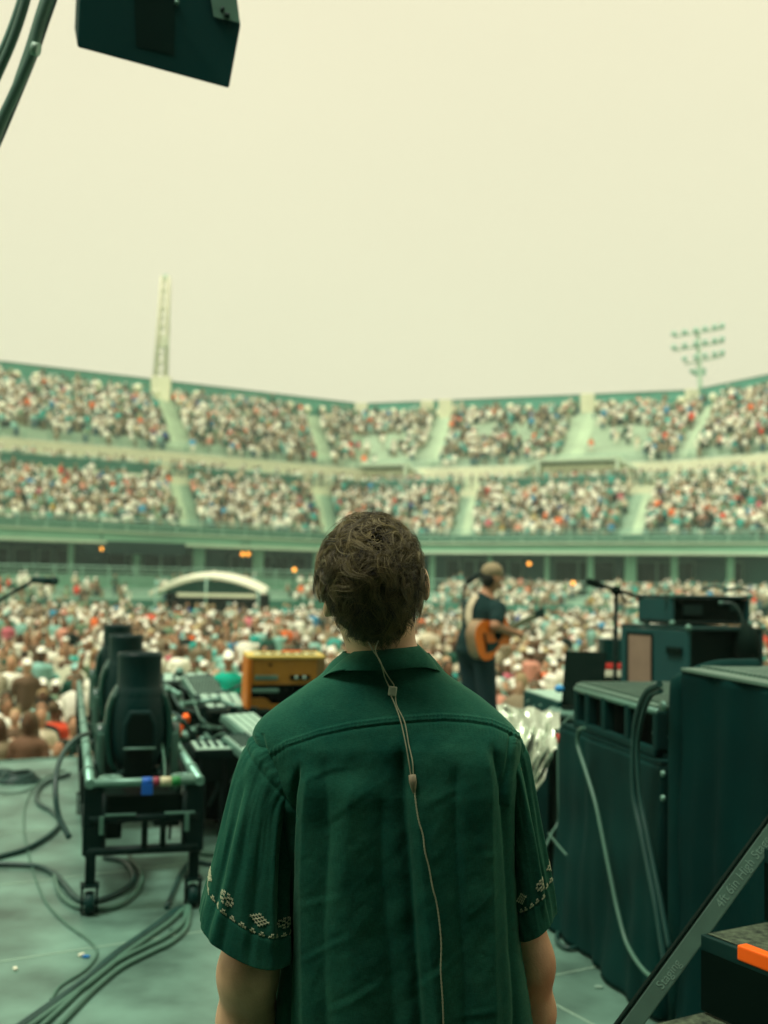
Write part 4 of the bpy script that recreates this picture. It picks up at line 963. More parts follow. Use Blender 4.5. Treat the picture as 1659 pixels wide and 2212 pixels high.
# embroidery: little cross stitches above the hem
em = mat('embroidery_thread', RGB(214, 224, 186, .9), .8, var=.1)
def embroider(V, Nn, a, a_list, t_row, flip):
    n, m = V.shape[:2]; b = MB()
    def at_(ang, t):
        j = (ang % (2 * PI)) / (2 * PI) * m; i = t * (n - 1); i0 = int(max(0, min(i, n - 2))); j0 = int(j) % m; j1 = (j0 + 1) % m; fi, fj = i - i0, j - int(j)
        p = (V[i0, j0] * (1 - fj) + V[i0, j1] * fj) * (1 - fi) + (V[i0 + 1, j0] * (1 - fj) + V[i0 + 1, j1] * fj) * fi
        return p, Nn[i0, j0]
    def st(ang, t, du, dt, w_=.0009):
        p, nn = at_(ang, t); q, _ = at_(ang + du, t + dt); b.tube([p + nn * .0005, q + nn * .0005], w_, 4, sm=False)
    def cross(ang, t, s=1.0):
        u, v = .034 * s, .0046 * s; st(ang - u, t - v, 2 * u, 2 * v); st(ang - u, t + v, 2 * u, -2 * v)
    for ang in np.arange(a_list[0], a_list[1], .205):                            # row of little trefoils
        cross(ang - .034, t_row + .005, .8); cross(ang + .034, t_row + .005, .8); cross(ang, t_row - .006, .8)
    k = 0
    for ang in np.arange(a_list[0] + .15, a_list[1] - .05, .74):
        t0 = t_row - .058
        if k % 2:
            for x in range(-3, 4):
                for y in range(-3, 4):
                    if abs(x) + abs(y) <= 3 and (x + y) % 2 == 1 or (abs(x) + abs(y)) == 3: cross(ang + x * .060, t0 + y * .0082, .85)
        else:
            for q in range(10):
                f = 2 * PI * q / 10; cross(ang + .155 * math.cos(f), t0 + .023 * math.sin(f), .8)
            for q in (-1, 0, 1): cross(ang + q * .06, t0 + q * .009, .8); cross(ang - q * .06, t0 + q * .009, .8)
        k += 1
    return b
e1 = embroider(VL, NL_, aL, (-.5, 2.95), .835, 1).build('embroidery', em, None, fix=False); e1.parent = shirt
e2 = embroider(VR, NR_, aR, (-.5, 2.6), .83, 1).build('embroidery', em, None, fix=False); e2.parent = shirt
# ---- collar
nC, mC = 46, 320; aC = np.linspace(0, 2 * PI, mC, endpoint=False); VC = []
topx = lambda a: None
for i in range(nC):
    t = i / (nC - 1)
    for j in range(mC):
        a_ = aC[j]; ca, sa = math.cos(a_), math.sin(a_)         # sa<0 = back
        # top roll ring and bottom edge ring (image x half widths)
        xt = 838 + 74 * ca; xb = 824 + 131 * ca
        yt = 1397 + 5 * ca * (-1) + (12 if abs(ca) > .85 else 0) * (abs(ca) - .85) / .15
        yb = 1440 + 26 * abs(ca) ** 5 - 4 * (ca > 0) * abs(ca) * 3
        s = t ** .85; x = xt + (xb - xt) * (s ** .8); y = yt + (yb - yt) * t
        dp = (.066 + (.094 - .066) * s ** .7)
        c_ = wp(838 + (824 - 838) * s, y, .028); bulge = .005 * math.sin(PI * min(1, t * 1.0))
        nzv = .0022 * nz3(x * .02, y * .03, sa * 2, 2)
        if sa > .6: y += (sa - .6) * 40 * 1.2                     # opens down at the throat
        c2 = wp(x, y, .028)
        VC.append((c2[0], YM + .028 + (dp + bulge + nzv) * sa, c2[2]))
VC = np.array(VC).reshape(nC, mC, 3)
roll = VC[0] + np.array([0, 0, -.003]); inn_ = VC[0] * 1.0; ctr = VC[0].mean(0)
inner1 = ctr + (VC[0] - ctr) * .965 + [0, 0, -.001]; inner2 = ctr + (VC[0] - ctr) * .93 + [0, 0, -.03]
hem2 = VC[-1] + (ctr * [1, 1, 0] + [0, 0, 0] - VC[-1] * [1, 1, 0]) * .018 + [0, 0, .0035]
VV = np.vstack([inner2, inner1, VC.reshape(-1, 3), hem2]); F = []; J = np.arange(mC)
for i in range(nC + 2): F.append(np.column_stack([i * mC + J, i * mC + (J + 1) % mC, (i + 1) * mC + (J + 1) % mC, (i + 1) * mC + J]))
collar = mesh_np('collar', VV, np.vstack(F), shm, None, True); collar.parent = shirt
# ---- trousers and shoes, below the frame
trm = mat('dark_trousers', RGB(14, 44, 50, .8), .85, bump=.2, bscale=90)
hz_ = .86
P = []
for s in (-1, 1):
    hx = float(W(862, 2212, YM)[0]) + s * .09
    P += [cap((hx, YM + .01, hz_), (hx + s * .02, YM, .48), .105, .075, 0, .05), cap((hx + s * .02, YM, .48), (hx + s * .03, YM - .01, .09), .072, .062, 0, .03)]
P += [ell((float(W(862, 2212, YM)[0]), YM + .01, hz_ + .03), (.165, .12, .13), 0, .05)]
V, F, _ = sdf_body(P, .012); mesh_np('trousers', V, F, trm, man, True)
for s in (-1, 1):
    hx = float(W(862, 2212, YM)[0]) + s * .12; V, F, _ = sdf_body([ell((hx, YM + .05, .045), (.05, .14, .045), 0, .03), ell((hx, YM - .03, .06), (.042, .06, .06), 0, .03)], .009); mesh_np('shoe', V, F, M['dark'], man, True)
# ---- hair: thousands of strands combed from the crown, clumped into locks
def head_sdf(P_):
    prims = [ell(HC, (.0795, .097, .0975)), ell(wp(808, 1305), (.070, .077, .076)), ell(HC + [0, .06, -.075], (.055, .05, .07)), cap(wp(822, 1330, .02), wp(832, 1445, .03), .055, .060)]
    d = np.full(P_.shape[:-1], 9.0)
    for p in prims:
        e = pd(p, P_); k = .03; q = np.maximum(k - np.abs(d - e), 0) / k; d = np.minimum(d, e) - q * q * k * .25
    return d
def grad(P_):
    e = .002; g_ = np.stack([head_sdf(P_ + np.eye(3)[i] * e) - head_sdf(P_ - np.eye(3)[i] * e) for i in range(3)], -1); return g_ / (np.linalg.norm(g_, axis=-1, keepdims=True) + 1e-9)
def roots(n):
    o = []
    while len(o) < n:
        v = rng.normal(size=(n, 3)); v /= np.linalg.norm(v, axis=1)[:, None]; p = HC + v * .13 + np.array([0, 0, -.0])
        low = rng.random(n) < .35; p[low] = wp(816, 1320, .01) + v[low] * .11
        for _ in range(6): p = p - grad(p) * head_sdf(p)[:, None]
        q = p - HC; x_, y_ = PX(p)
        hl = 1352 + 26 * np.clip(1 - np.abs(x_ - 822) / 62, -1, 1)                 # nape hairline
        ok = (y_ < hl) & ~((np.abs(q[:, 0]) > .05) & (q[:, 2] < -.025) & (q[:, 1] > -.03)) & ~((y_ > 1285) & (np.abs(x_ - 815) > 84 - (y_ - 1285) * .55)) & ~((q[:, 1] > .045) & (q[:, 2] < .028)) & ~((q[:, 1] > .012) & (q[:, 2] < -.015)) & ~((np.abs(q[:, 0]) > .055) & (q[:, 2] < -.045) & (q[:, 1] > -.022))
        o += list(p[ok])
    return np.array(o[:n])
NCL, NPC, NPT = 1350, 15, 15
rc = roots(NCL); crown = HC + np.array([.016, -.062, .066])
R0 = np.repeat(rc, NPC, 0) + rng.normal(0, .0042, (NCL * NPC, 3)); R0 = np.vstack([R0, roots(4200)])
cid = np.concatenate([np.repeat(np.arange(NCL), NPC), rng.integers(0, NCL, 4200)]); free = np.concatenate([np.zeros(NCL * NPC), np.ones(4200)])
R0 = R0 - grad(R0) * head_sdf(R0)[:, None]; n = len(R0)
cl_len = rng.uniform(.052, .105, NCL); cl_ph = rng.uniform(0, 6.28, NCL); cl_amp = rng.uniform(.4, 1.5, NCL); cl_lift = rng.uniform(.25, 1.0, NCL) ** 1.3; cl_turn = rng.normal(0, .75, NCL); cl_fr = rng.uniform(.7, 1.6, NCL)
rel = R0 - HC; hgt = np.clip(rel[:, 2] / .1, -1.6, 1); Ls = cl_len[cid] * np.where(hgt < -.3, .75, 1.0) * np.where(hgt < -.75, .6, 1.0) * rng.uniform(.7, 1.12, n) * np.where((np.abs(rel[:, 0]) > .048) & (hgt < .1), .62, 1.0)
Ng = grad(R0); away = R0 - crown; away -= Ng * (away * Ng).sum(1)[:, None]; away /= np.linalg.norm(away, axis=1)[:, None] + 1e-6
side = np.cross(Ng, away)
turn = cl_turn[cid] + .35 * free * rng.normal(0, 1, n) + .55 * np.sin(R0[:, 0] * 45 + 1.0) * (hgt > -.2)
Dr = away * np.cos(turn)[:, None] + side * np.sin(turn)[:, None]
down = np.array([0, 0, -1.0]); Dr = Dr + Ng * (.55 + .75 * cl_lift[cid] * (hgt > 0.1))[:, None] + down * .25 * (hgt < .2)[:, None]; Dr /= np.linalg.norm(Dr, axis=1)[:, None]
pts = np.zeros((n, NPT, 3)); pts[:, 0] = R0 - Ng * .001; p = pts[:, 0].copy(); d_ = Dr.copy(); step = Ls / (NPT - 1)
offt = (.004 + .020 * cl_lift[cid] * np.clip(hgt + .75, .10, 1)) * rng.uniform(.7, 1.1, n)
for k in range(1, NPT):
    s = k / (NPT - 1); p = p + d_ * step[:, None]; N_ = grad(p); sd_ = head_sdf(p)
    tgt = offt * (.25 + .75 * math.sin(min(1, s * 1.3) * PI * .5)); 
    corr = np.where(sd_ < .0015, .0015 - sd_, np.where(sd_ > tgt, (tgt - sd_) * .30, 0)); p = p + N_ * corr[:, None]
    sdv = np.cross(N_, d_); sdv /= np.linalg.norm(sdv, axis=1)[:, None] + 1e-6
    wav = cl_amp[cid] * np.cos(cl_ph[cid] + s * 4.2 * cl_fr[cid]) * .30 + free * rng.normal(0, .12, n)
    d_ = d_ + sdv * wav[:, None] + down * (.03 + .06 * (hgt < 0.3))[:, None] - N_ * ((d_ * N_).sum(1) * .16)[:, None]; d_ /= np.linalg.norm(d_, axis=1)[:, None]
    # drift a little towards the middle of the lock
    pts[:, k] = p
cen = np.zeros((NCL, NPT, 3)); cc_ = np.zeros(NCL); m_ = free == 0
for k in range(NPT):
    for a_ in range(3): cen[:, k, a_] = np.bincount(cid[m_], pts[m_, k, a_], NCL) / NPC
for k in range(1, NPT):
    s = k / (NPT - 1); pull = (.12 + .50 * s) ; pts[m_, k] = pts[m_, k] * (1 - pull) + (cen[cid[m_], k] + (pts[m_, k] - cen[cid[m_], k]) * .2 + (pts[m_, 0] - cen[cid[m_], 0]) * .25) * pull
# trim the locks round the ears and the nape
qh = pts - HC; lowp = qh[:, :, 2] < -.045; wide = np.abs(pts[:, :, 0] - wp(811, 1320)[0]) > (.087 + .30 * np.clip(qh[:, :, 2] + .045, -.12, 0)); kp = ~((lowp & wide).any(1))
pts, cid, free = pts[kp], cid[kp], free[kp]; n = len(pts)
hc = bpy.data.hair_curves.new('hair'); hc.add_curves([NPT] * n)
hc.points.foreach_set('position', pts.astype(np.float32).ravel())
rad = np.tile(np.interp(np.linspace(0, 1, NPT), [0, .6, 1], [.00034, .00030, .00010]), n).astype(np.float32)
try: hc.points.foreach_set('radius', rad)
except Exception:
    at_r = hc.attributes.new('radius', 'FLOAT', 'POINT'); at_r.data.foreach_set('value', rad)
hm = bpy.data.materials.new('brown_hair'); hm.use_nodes = True; nt_ = hm.node_tree; b_ = nt_.nodes['Principled BSDF']
inf = nt_.nodes.new('ShaderNodeAttribute'); inf.attribute_name = 'tone'; rr = nt_.nodes.new('ShaderNodeValToRGB'); rr.color_ramp.elements[0].color = RGB(34, 36, 20, .45); rr.color_ramp.elements[1].color = RGB(158, 146, 94, .8)
nt_.links.new(inf.outputs['Fac'], rr.inputs[0]); nt_.links.new(rr.outputs[0], b_.inputs['Base Color']); b_.inputs['Roughness'].default_value = .42; b_.inputs['Specular IOR Level'].default_value = .5
highlight = (rng.random(n) < .045); rad = (rad.reshape(n, NPT) * np.where(highlight, 1.9, 1.0)[:, None]).ravel().astype(np.float32); hc.points.foreach_set('radius', rad)  # thicker, lighter strands paint highlight lines into the hair
tone = np.repeat(highlight * .5 + np.clip(rng.normal(.5, .3, NCL)[cid] + rng.normal(0, .12, n), 0, 1), NPT).astype(np.float32)
at_t = hc.attributes.new('tone', 'FLOAT', 'POINT'); at_t.data.foreach_set('value', tone)
hc.materials.append(hm); ho = bpy.data.objects.new('hair', hc); C.objects.link(ho); put(ho, man)
capV, capF, _ = sdf_body([ell(HC + [0, -.008, .004], (.0770, .094, .0985), 0, .03), ell(wp(812, 1300, -.008), (.066, .070, .070), 0, .03)], .006)
cn = capV - HC; keep = ~(((cn[:, 1] > .04) & (cn[:, 2] < .03)) | ((cn[:, 1] > .008) & (cn[:, 2] < -.02)))
capF = capF[keep[capF].all(1)]; scm = mat('hair_undercoat', RGB(48, 46, 28, .5), .9, spec=.05)
sc_ = mesh_np('hair_undercoat', capV + grad(capV) * .0012, capF, scm, None, True); sc_.parent = ho; sc_.matrix_parent_inverse = Matrix.Identity(4)
# ---- in-ear monitor cable
iem = empty('earphone_cable', wp(848, 1492, -.12), 'pale twisted earphone cable running down the back of the green shirt', 'cable')
wm = mat('pale_cable', RGB(190, 196, 160, .75), .5, var=.08)
def onback(x, y, off=.003):
    # nearest back-surface vertex to an image point
    r = np.argmin(np.abs(PYS - y) + 0 * PYS); i0, i1 = max(0, r - 14), min(nr, r + 15)
    q = (ix[i0:i1] - x) ** 2 + (iy[i0:i1] - y) ** 2 + 1e6 * (np.sin(th)[None] > 0); k = np.unravel_index(np.argmin(q), q.shape)
    v = SV2[i0 + k[0], k[1]]; return np.array([*W(x, y, v[1] - off)])
cp = lambda x, y, dy: wp(x, y, dy)
A_ = [cp(796, 1388, -.066), cp(808, 1408, -.078), cp(822, 1430, -.080), onback(831, 1462, .006), onback(838, 1478), onback(842, 1486)]
B_ = [cp(817, 1384, -.064), cp(811, 1405, -.078), cp(824, 1436, -.080), onback(839, 1462, .006), onback(850, 1478), onback(851, 1486)]
MB().tube(A_, .0011, 6, 8).build('ear_lead', wm, iem); MB().tube(B_, .0011, 6, 8).build('ear_lead', wm, iem)
c_ = onback(848, 1493, .0045); MB().box(c_, (.0145, .006, .0165), Ry(.12), bev=.002).build('slider', M['white'], iem)
A_ = [onback(843, 1500), onback(853, 1522), onback(866, 1560, .004), onback(876, 1605), onback(883, 1645), onback(888, 1678)]
B_ = [onback(854, 1500), onback(857, 1524), onback(874, 1560, .004), onback(883, 1608), onback(891, 1645), onback(893, 1678)]
MB().tube(A_, .0011, 6, 8).build('lead', wm, iem); MB().tube(B_, .0011, 6, 8).build('lead', wm, iem)
c_ = onback(892, 1690, .005); MB().lathe([(.0001, .013), (.0062, .0125), (.0066, 0), (.004, -.012), (.0018, -.019)], c_, (-.12, 0, 1), 12).build('splitter', mat('tan_splitter', RGB(170, 160, 130, .8), .5), iem)
pth = [(895, 1705), (899, 1740), (905, 1775), (914, 1805), (918, 1840), (927, 1875), (934, 1915), (943, 1950), (949, 1990), (953, 2040), (952, 2095), (955, 2140), (957, 2180), (958, 2215), (960, 2300), (955, 2400)]
b = MB(); fine = catmull([onback(x, y, .0025) for x, y in pth], 14); tt = np.arange(len(fine)); 
for ph_ in (0, PI): b.tube(fine + np.column_stack([.0007 * np.cos(tt * 1.1 + ph_), .0007 * np.sin(tt * 1.1 + ph_), 0 * tt]), .0009, 5, sm=False)
b.build('main_lead', wm, iem, fix=False)
# ------------------------------------------------------------------ stage gear
AX = np.array([-math.sin(math.radians(15.7)), math.cos(math.radians(15.7)), 0]); BX = np.array([AX[1], -AX[0], 0]); ZX = np.array([0, 0, 1.0])
RC = np.stack([BX, AX, ZX], 1)
# ---- lighting cart (pre-rig frame on castors)
P0 = G(185, 1975); P0[2] = 0
def cp3(x, y, z): return P0 + BX * x + AX * y + ZX * z
cart = empty('lighting_cart', P0, 'black and silver tubular cart on castors holding three moving stage lights', 'equipment cart')
CW, CL = .535, 5.4; zt, zb = .63, .29
b = MB(); b.tube([cp3(0, -.02, zt), cp3(-.0, CL, zt)], .024, 12, sm=False); b.build('side_rail', M['tube'], cart)
b = MB(); b.tube([cp3(CW, -.02, zt), cp3(CW, CL, zt)], .024, 12, sm=False); b.build('side_rail', M['tube'], cart)
for y in (.35, 1.3, 2.25, 3.2, 4.2):
    for x in (0, CW): MB().tube([cp3(x, y - .03, zt), cp3(x, y + .03, zt)], .031, 12, sm=False).build('rail_clamp', M['tube'], cart)
b = MB(); b.tube([cp3(-.02, 0, zt), cp3(CW + .02, 0, zt)], .021, 12, sm=False); b.build('end_bar', M['grey'], cart)
for x0, x1, c in ((.25, .30, mat('blue_tape', RGB(20, 90, 170, .9), .5)), (.305, .335, mat('maroon_tape', RGB(140, 50, 70, .8), .5)), (.34, .395, mat('label_white', RGB(200, 200, 160, .8), .6)), (.395, .44, mat('green_tape', RGB(30, 130, 60, .8), .5))):
    MB().tube([cp3(x0, 0, zt), cp3(x1, 0, zt)], .0235, 12, sm=False).build('tape', c, cart)
MB().box(cp3(.275, -.022, zt - .035), (.055, .006, .05), RC, bev=.002).build('tape', MATS['blue_tape'], cart)
for x in (.10, CW - .08):
    b = MB(); b.lathe([(.055, -.012), (.06, -.008), (.06, .008), (.055, .012), (.033, .012), (.03, 0), (.033, -.012), (.055, -.012)], cp3(x, .05, zt + .012), (0, 0, 1), 20); b.box(cp3(x, .02, zt + .005), (.15, .05, .02), RC, bev=.006); b.build('corner_socket', M['grey'], cart)
for x in (0.02, CW - .02):
    b = MB(); b.box(cp3(x, .02, (zt + zb) / 2 - .01), (.095, .06, zt - zb), RC, bev=.01); b.tube([cp3(x + .05 * (1 if x < .3 else -1), .0, zt - .05), cp3(x + .05 * (1 if x < .3 else -1), .0, zb)], .014, 8, sm=False); b.build('end_post', M['black'], cart)
    MB().box(cp3(x + (.04 if x < .3 else -.04), -.03, .43), (.022, .008, .09), RC, bev=.003).build('handle_plate', M['grey'], cart)
for z, r, m_ in ((.455, .02, 'black'), (.30, .023, 'black')):
    MB().tube([cp3(0, -.0, z), cp3(CW, -.0, z)], r, 10, sm=False).build('cross_bar', M[m_], cart)
MB().box(cp3(.3, .02, .50), (.5, .03, .13), RC, bev=.01).build('end_panel', M['deep'], cart)
for x in (.15, .44): MB().box(cp3(x, -.012, .475), (.15, .02, .012), RC, bev=.004).build('bright_slot', M['grey'], cart)
for x in (.27, .36): MB().box(cp3(x, -.01, .38), (.03, .03, .13), RC, bev=.006).build('latch', M['deep'], cart)
b = MB()
for x in (0, CW):
    for z in (zb,): b.tube([cp3(x, 0, z), cp3(x, CL, z)], .022, 8, sm=False)
b.build('bottom_frame', M['black'], cart)
for y in (1.2, 2.4, 3.6, 4.8, 5.4):
    b = MB(); b.box(cp3(0, y, .46), (.05, .05, .34), RC, bev=.006); b.box(cp3(CW, y, .46), (.05, .05, .34), RC, bev=.006); b.tube([cp3(0, y, zb), cp3(CW, y, zb)], .02, 8, sm=False); b.build('upright_frame', M['black'], cart)
b = MB()
for y0, y1 in ((0, 1.2), (1.2, 2.4), (2.4, 3.6), (3.6, 4.8)):
    for x in (0, CW): b.tube([cp3(x, y0, zb), cp3(x, y1, zt)], .012, 6, sm=False)
b.build('diagonal_brace', M['dark'], cart)
for x, y in ((.015, 0), (CW - .015, .03), (.015, 2.4), (CW - .015, 2.4), (.015, 5.2), (CW - .015, 5.2)):
    cst = MB(); cst.box(cp3(x, y, .22), (.05, .05, .17), RC, bev=.006); cst.box(cp3(x - .035, y, .075), (.012, .06, .13), RC); cst.box(cp3(x + .035, y, .075), (.012, .06, .13), RC); cst.box(cp3(x, y, .14), (.09, .09, .012), RC, bev=.003)
    o = cst.build('caster', M['black'], cart)
    MB().lathe([(.02, -.024), (.05, -.022), (.056, -.012), (.056, .012), (.05, .022), (.02, .024)], cp3(x, y - .01, .057), BX, 20).build('wheel', M['dark'], o)
# ---- three moving heads
fxm = mat('fixture_shell', RGB(2, 48, 42, .6), .42, var=.2, scale=5, spec=.15); fin = mat('fixture_fin', RGB(20, 76, 60, .75), .3, var=.15, spec=.5)
def fixture(px, Y, k):
    c = W(px, 1415, Y); c[2] = 0
    f = empty('moving_light', c + ZX * .30, ['nearest and lowest-standing of the three black moving stage lights, open tube upwards', 'middle one of the three black moving stage lights', 'farthest of the three black moving stage lights'][k], 'stage light', 'moving stage lights in the cart')
    b = MB(); b.lathe([(.105, .98), (.112, 1.20), (.118, 1.212), (.126, 1.212), (.127, 1.19), (.1235, 1.18), (.1235, 1.03), (.128, 1.015), (.140, .99), (.142, .96)], c, seg=40)
    b.lathe([(.0, 1.08), (.06, 1.075), (.107, 1.05)], c, seg=24); b.build('snoot', fxm, f)
    b = MB(); b.lathe([(.142, .965), (.150, .94), (.158, .86), (.160, .76), (.150, .66), (.125, .58), (.08, .55), (.0, .545)], c, seg=36); o = b.build('head_shell', fxm, f)
    for sgn in (-1, 1):
        b = MB(); pts = [(.128, 1.03), (.160, .97), (.182, .90), (.190, .80), (.186, .70), (.166, .60), (.14, .56)]
        V = []; 
        for r, z in pts:
            for yy in (-.075, .075): V.append(c + BX * sgn * r + AX * yy * (1.0 if z < .98 else .6) + ZX * z)
            for yy in (.075, -.075): V.append(c + BX * sgn * (r - .035) + AX * yy * (1.0 if z < .98 else .6) + ZX * (z - .01))
        F = []
        for i in range(len(pts) - 1):
            for j in range(4): F.append((i * 4 + j, i * 4 + (j + 1) % 4, (i + 1) * 4 + (j + 1) % 4, (i + 1) * 4 + j))
        F += [(0, 1, 2, 3), tuple((len(pts) - 1) * 4 + j for j in range(4))]
        b.add(V, F); o2 = b.build('side_fin', fin, f)
        md = o2.modifiers.new('b', 'BEVEL'); md.width = .012; md.segments = 3
    # rear plate: rounded arch with a ledge
    def arch(w_, h_, z0, yy, th_, m_, nm):
        poly = [(-w_, 0), (w_, 0), (w_, h_ * .62), (w_ * .62, h_), (-w_ * .62, h_), (-w_, h_ * .62)]
        b = MB(); b.prism(poly, c + AX * yy + ZX * z0, BX, ZX, AX * th_); oo = b.build(nm, m_, f); q = oo.modifiers.new('b', 'BEVEL'); q.width = .012; q.segments = 3
    arch(.092, .20, .70, -.185, .06, fxm, 'rear_cover'); arch(.072, .165, .718, -.192, .01, M['deep'], 'vent_plate')
    b = MB(); b.tube([c + BX * -.088 - AX * .19 + ZX * .692, c + BX * .088 - AX * .19 + ZX * .692], .007, 8, sm=False); b.build('ledge', M['grey'], f)
    MB().box(c + ZX * .60 - AX * .10, (.15, .12, .2), RC, bev=.02).build('tail_block', M['deep'], f)
    for sgn in (-1, 1):
        b = MB(); b.box(c + BX * sgn * .205 + ZX * .60, (.05, .15, .34), RC, bev=.02); b.build('yoke_arm', mat('yoke_grey', RGB(70, 112, 92, .75), .4), f)
        MB().lathe([(.0, -.03), (.06, -.03), (.065, 0), (.06, .03), (0, .03)], c + BX * sgn * .205 + ZX * .75, BX, 20).build('tilt_hub', fin, f)
    MB().box(c + ZX * .36, (.42, .34, .14), RC, bev=.02).build('base', M['deep'], f)
    return f
for k, (px, Y) in enumerate(((303, 6.5), (272, 8.45), (252, 10.2))): fixture(px, Y, k)
for k, (x, y, z, sx, sy, sz) in enumerate(((.12, .75, .40, .16, .5, .16), (.42, .6, .38, .14, .3, .14), (.27, 1.95, .42, .4, .3, .2), (.27, 3.9, .42, .4, .4, .22), (.10, .30, .36, .14, .2, .1))):
    b = MB(); b.box(cp3(x, y, z), (sx, sy, sz), RC, bev=.012); b.build('power_box', M['deep'], cart)
for k in range(7):
    y = .25 + .42 * k; x = .04 if k % 2 else CW - .04
    b = MB(); b.tube([cp3(x, y, zt), cp3(x + .05, y + .08, zt - .18), cp3(x + (.12 if k % 2 else -.12), y + .2, zt - .26), cp3(CW / 2, y + .3, zt - .24)], .009, 7); b.build('loom_cable', M['cable'], cart)
for k in range(6):
    y = .18 + .5 * k; b = MB(); b.lathe([(0, .02), (.016, .018), (.018, -.018), (0, -.02)], cp3(.0, y, zt - .035), BX, 10); b.box(cp3(.0, y, zt - .06), (.02, .03, .05), RC); b.build('hook_clamp', M['grey'], cart)
# ---- cables
def cab(name, pts, r, m, label, group=None, sm=8):
    o = MB().tube(pts, r, 8, sm).build(name, M[m]); tag(o, label, 'cable', group); return o
def gp(L, z=.012): return [G(x, y, z) for x, y in L]
CG = 'cables running over the stage floor'
cab('floor_cable', gp([(-30, 1858), (0, 1850), (60, 1832), (112, 1800), (130, 1775), (112, 1752), (84, 1735), (80, 1712), (100, 1690), (150, 1672)], .016), .017, 'cable', 'thick black cable snaking in an S left of the cart', CG)
cab('floor_cable', gp([(-30, 1866), (30, 1867), (85, 1872), (118, 1888), (140, 1912), (165, 1940), (200, 1948), (262, 1925), (290, 1895), (270, 1862), (225, 1852)], .016), .015, 'cable', 'dark cable entering low at left and looping under the cart', CG)
cab('floor_cable', gp([(118, 1892), (128, 1925), (150, 1950), (185, 1962), (250, 1958), (296, 1925), (306, 1885), (280, 1850)], .016), .013, 'cableg', 'grey-green cable doubling the loop under the cart', CG)
cab('floor_cable', gp([(140, 1662), (90, 1685), (58, 1730), (52, 1790), (66, 1860), (95, 1940), (140, 1992), (185, 2025), (208, 2050), (204, 2072), (180, 2098), (130, 2130), (110, 2160)], .008), .006, 'cableg', 'thin pale cable curving in a long bow beside the cart', CG)
bund = [[(392, 1958), (360, 1985), (318, 2015), (262, 2055), (195, 2108), (118, 2162), (55, 2206), (20, 2230)], [(398, 1962), (366, 1992), (324, 2022), (268, 2062), (205, 2114), (132, 2168), (72, 2212), (40, 2235)],
        [(404, 1950), (395, 1992), (360, 2022), (312, 2046), (250, 2078), (185, 2128), (130, 2180), (84, 2222)], [(380, 1962), (345, 1990), (300, 2022), (246, 2060), (180, 2118), (96, 2184), (40, 2222)], [(410, 1950), (404, 2000), (372, 2034), (320, 2060), (262, 2090), (205, 2136), (150, 2192), (112, 2230)]]
for k, q in enumerate(bund): cab('floor_cable', gp(q, .012), [.012, .013, .011, .010, .012][k], ['cable', 'cableg', 'cableg', 'cable', 'cableg'][k], ['black cable second from the top of the bundle running to the lower left corner', 'grey-green cable in the middle of the bundle running to the lower left corner', 'grey-green cable fourth from the top of the bundle to the lower left corner', 'thin black cable topmost of the bundle to the lower left corner', 'grey-green cable lowest and rightmost of the bundle to the lower left corner'][k], CG)
cab('floor_cable', gp([(395, 1700), (430, 1745), (470, 1720), (520, 1690)], .01), .008, 'cable', 'dark cable crossing from the cart towards the man\'s left sleeve', CG)
cab('floor_cable', gp([(360, 1960), (395, 1880), (420, 1862), (470, 1868), (520, 1860)], .014), .013, 'cable', 'black cable bending right from behind the cart wheel', CG)
cab('floor_cable', gp([(400, 1830), (450, 1845), (520, 1838)], .014), .013, 'cableg', 'short grey cable between the cart and the man\'s sleeve', CG)
cab('floor_cable', gp([(430, 1600), (470, 1640), (440, 1690), (480, 1760), (460, 1800)], .01), .005, 'cableg', 'thin pale cable squiggling right of the cart', CG)
cab('floor_cable', gp([(405, 1868), (412, 1920), (400, 1985), (370, 2010)], .012), .012, 'cableg', 'grey cable running down beside the right cart wheel', CG)
cab('hanging_cable', [W(193, 1583, 6.6), W(165, 1595, 6.2), W(138, 1625, 5.9), W(123, 1665, 5.7), W(120, 1715, 5.6), W(128, 1765, 5.55), W(150, 1810, 5.5)], .014, 'cable', 'black cable arching out over the left rail of the cart', CG)
cab('hanging_cable', [W(330, 1560, 6.9), W(348, 1600, 6.5), W(356, 1660, 6.1), W(352, 1700, 5.9)], .006, 'cableg', 'thin cable hanging right of the nearest stage light', CG)
b = MB()
cc = G(40, 1688); 
for k in range(7): 
    a = np.linspace(0, 2 * PI, 30); r = .10 + .012 * k; b.tube([cc + [r * math.cos(q), r * math.sin(q) * .95, .012 + .010 * (6 - k) + .006 * math.sin(q * 2 + k)] for q in a], .008, 6, sm=False)
tag(b.build('cable_coil', M['cable']), 'coiled black cable lying near the stage edge at left', 'cable')
cab('floor_cable', gp([(75, 1700), (40, 1712), (0, 1712), (-30, 1708)], .01), .006, 'cableg', 'thin grey cable curling round the coil near the stage edge', CG)
b = MB(); b.tube(gp([(-30, 1673), (30, 1675), (38, 1680)], .03), .018, 8); b.lathe([(.0, .05), (.10, .045), (.13, .02), (.14, 0)], G(-2, 1676), seg=24); tag(b.build('stand_foot', M['dark']), 'dark round stand foot at the left stage edge', 'stand foot')
# boom of a microphone stand entering at left
ms = empty('microphone_stand', G(-40, 1700), 'dark microphone boom reaching in from the left edge above the crowd', 'microphone stand')
b = MB(); b.tube([W(-60, 1330, 9), W(0, 1296, 9), W(60, 1262, 9), W(78, 1250, 9)], .014, 8, sm=False); b.build('boom', M['black'], ms)
b = MB(); b.tube([W(70, 1252, 9), W(112, 1255, 9)], [.026, .03], 10, sm=False); b.ell(W(118, 1255, 9), (.035, .035, .035)); b.build('microphone', M['dark'], ms)
b = MB(); q = W(-60, 1330, 9); b.tube([[q[0], q[1], 0], q], .014, 8, sm=False); b.build('pole', M['black'], ms)

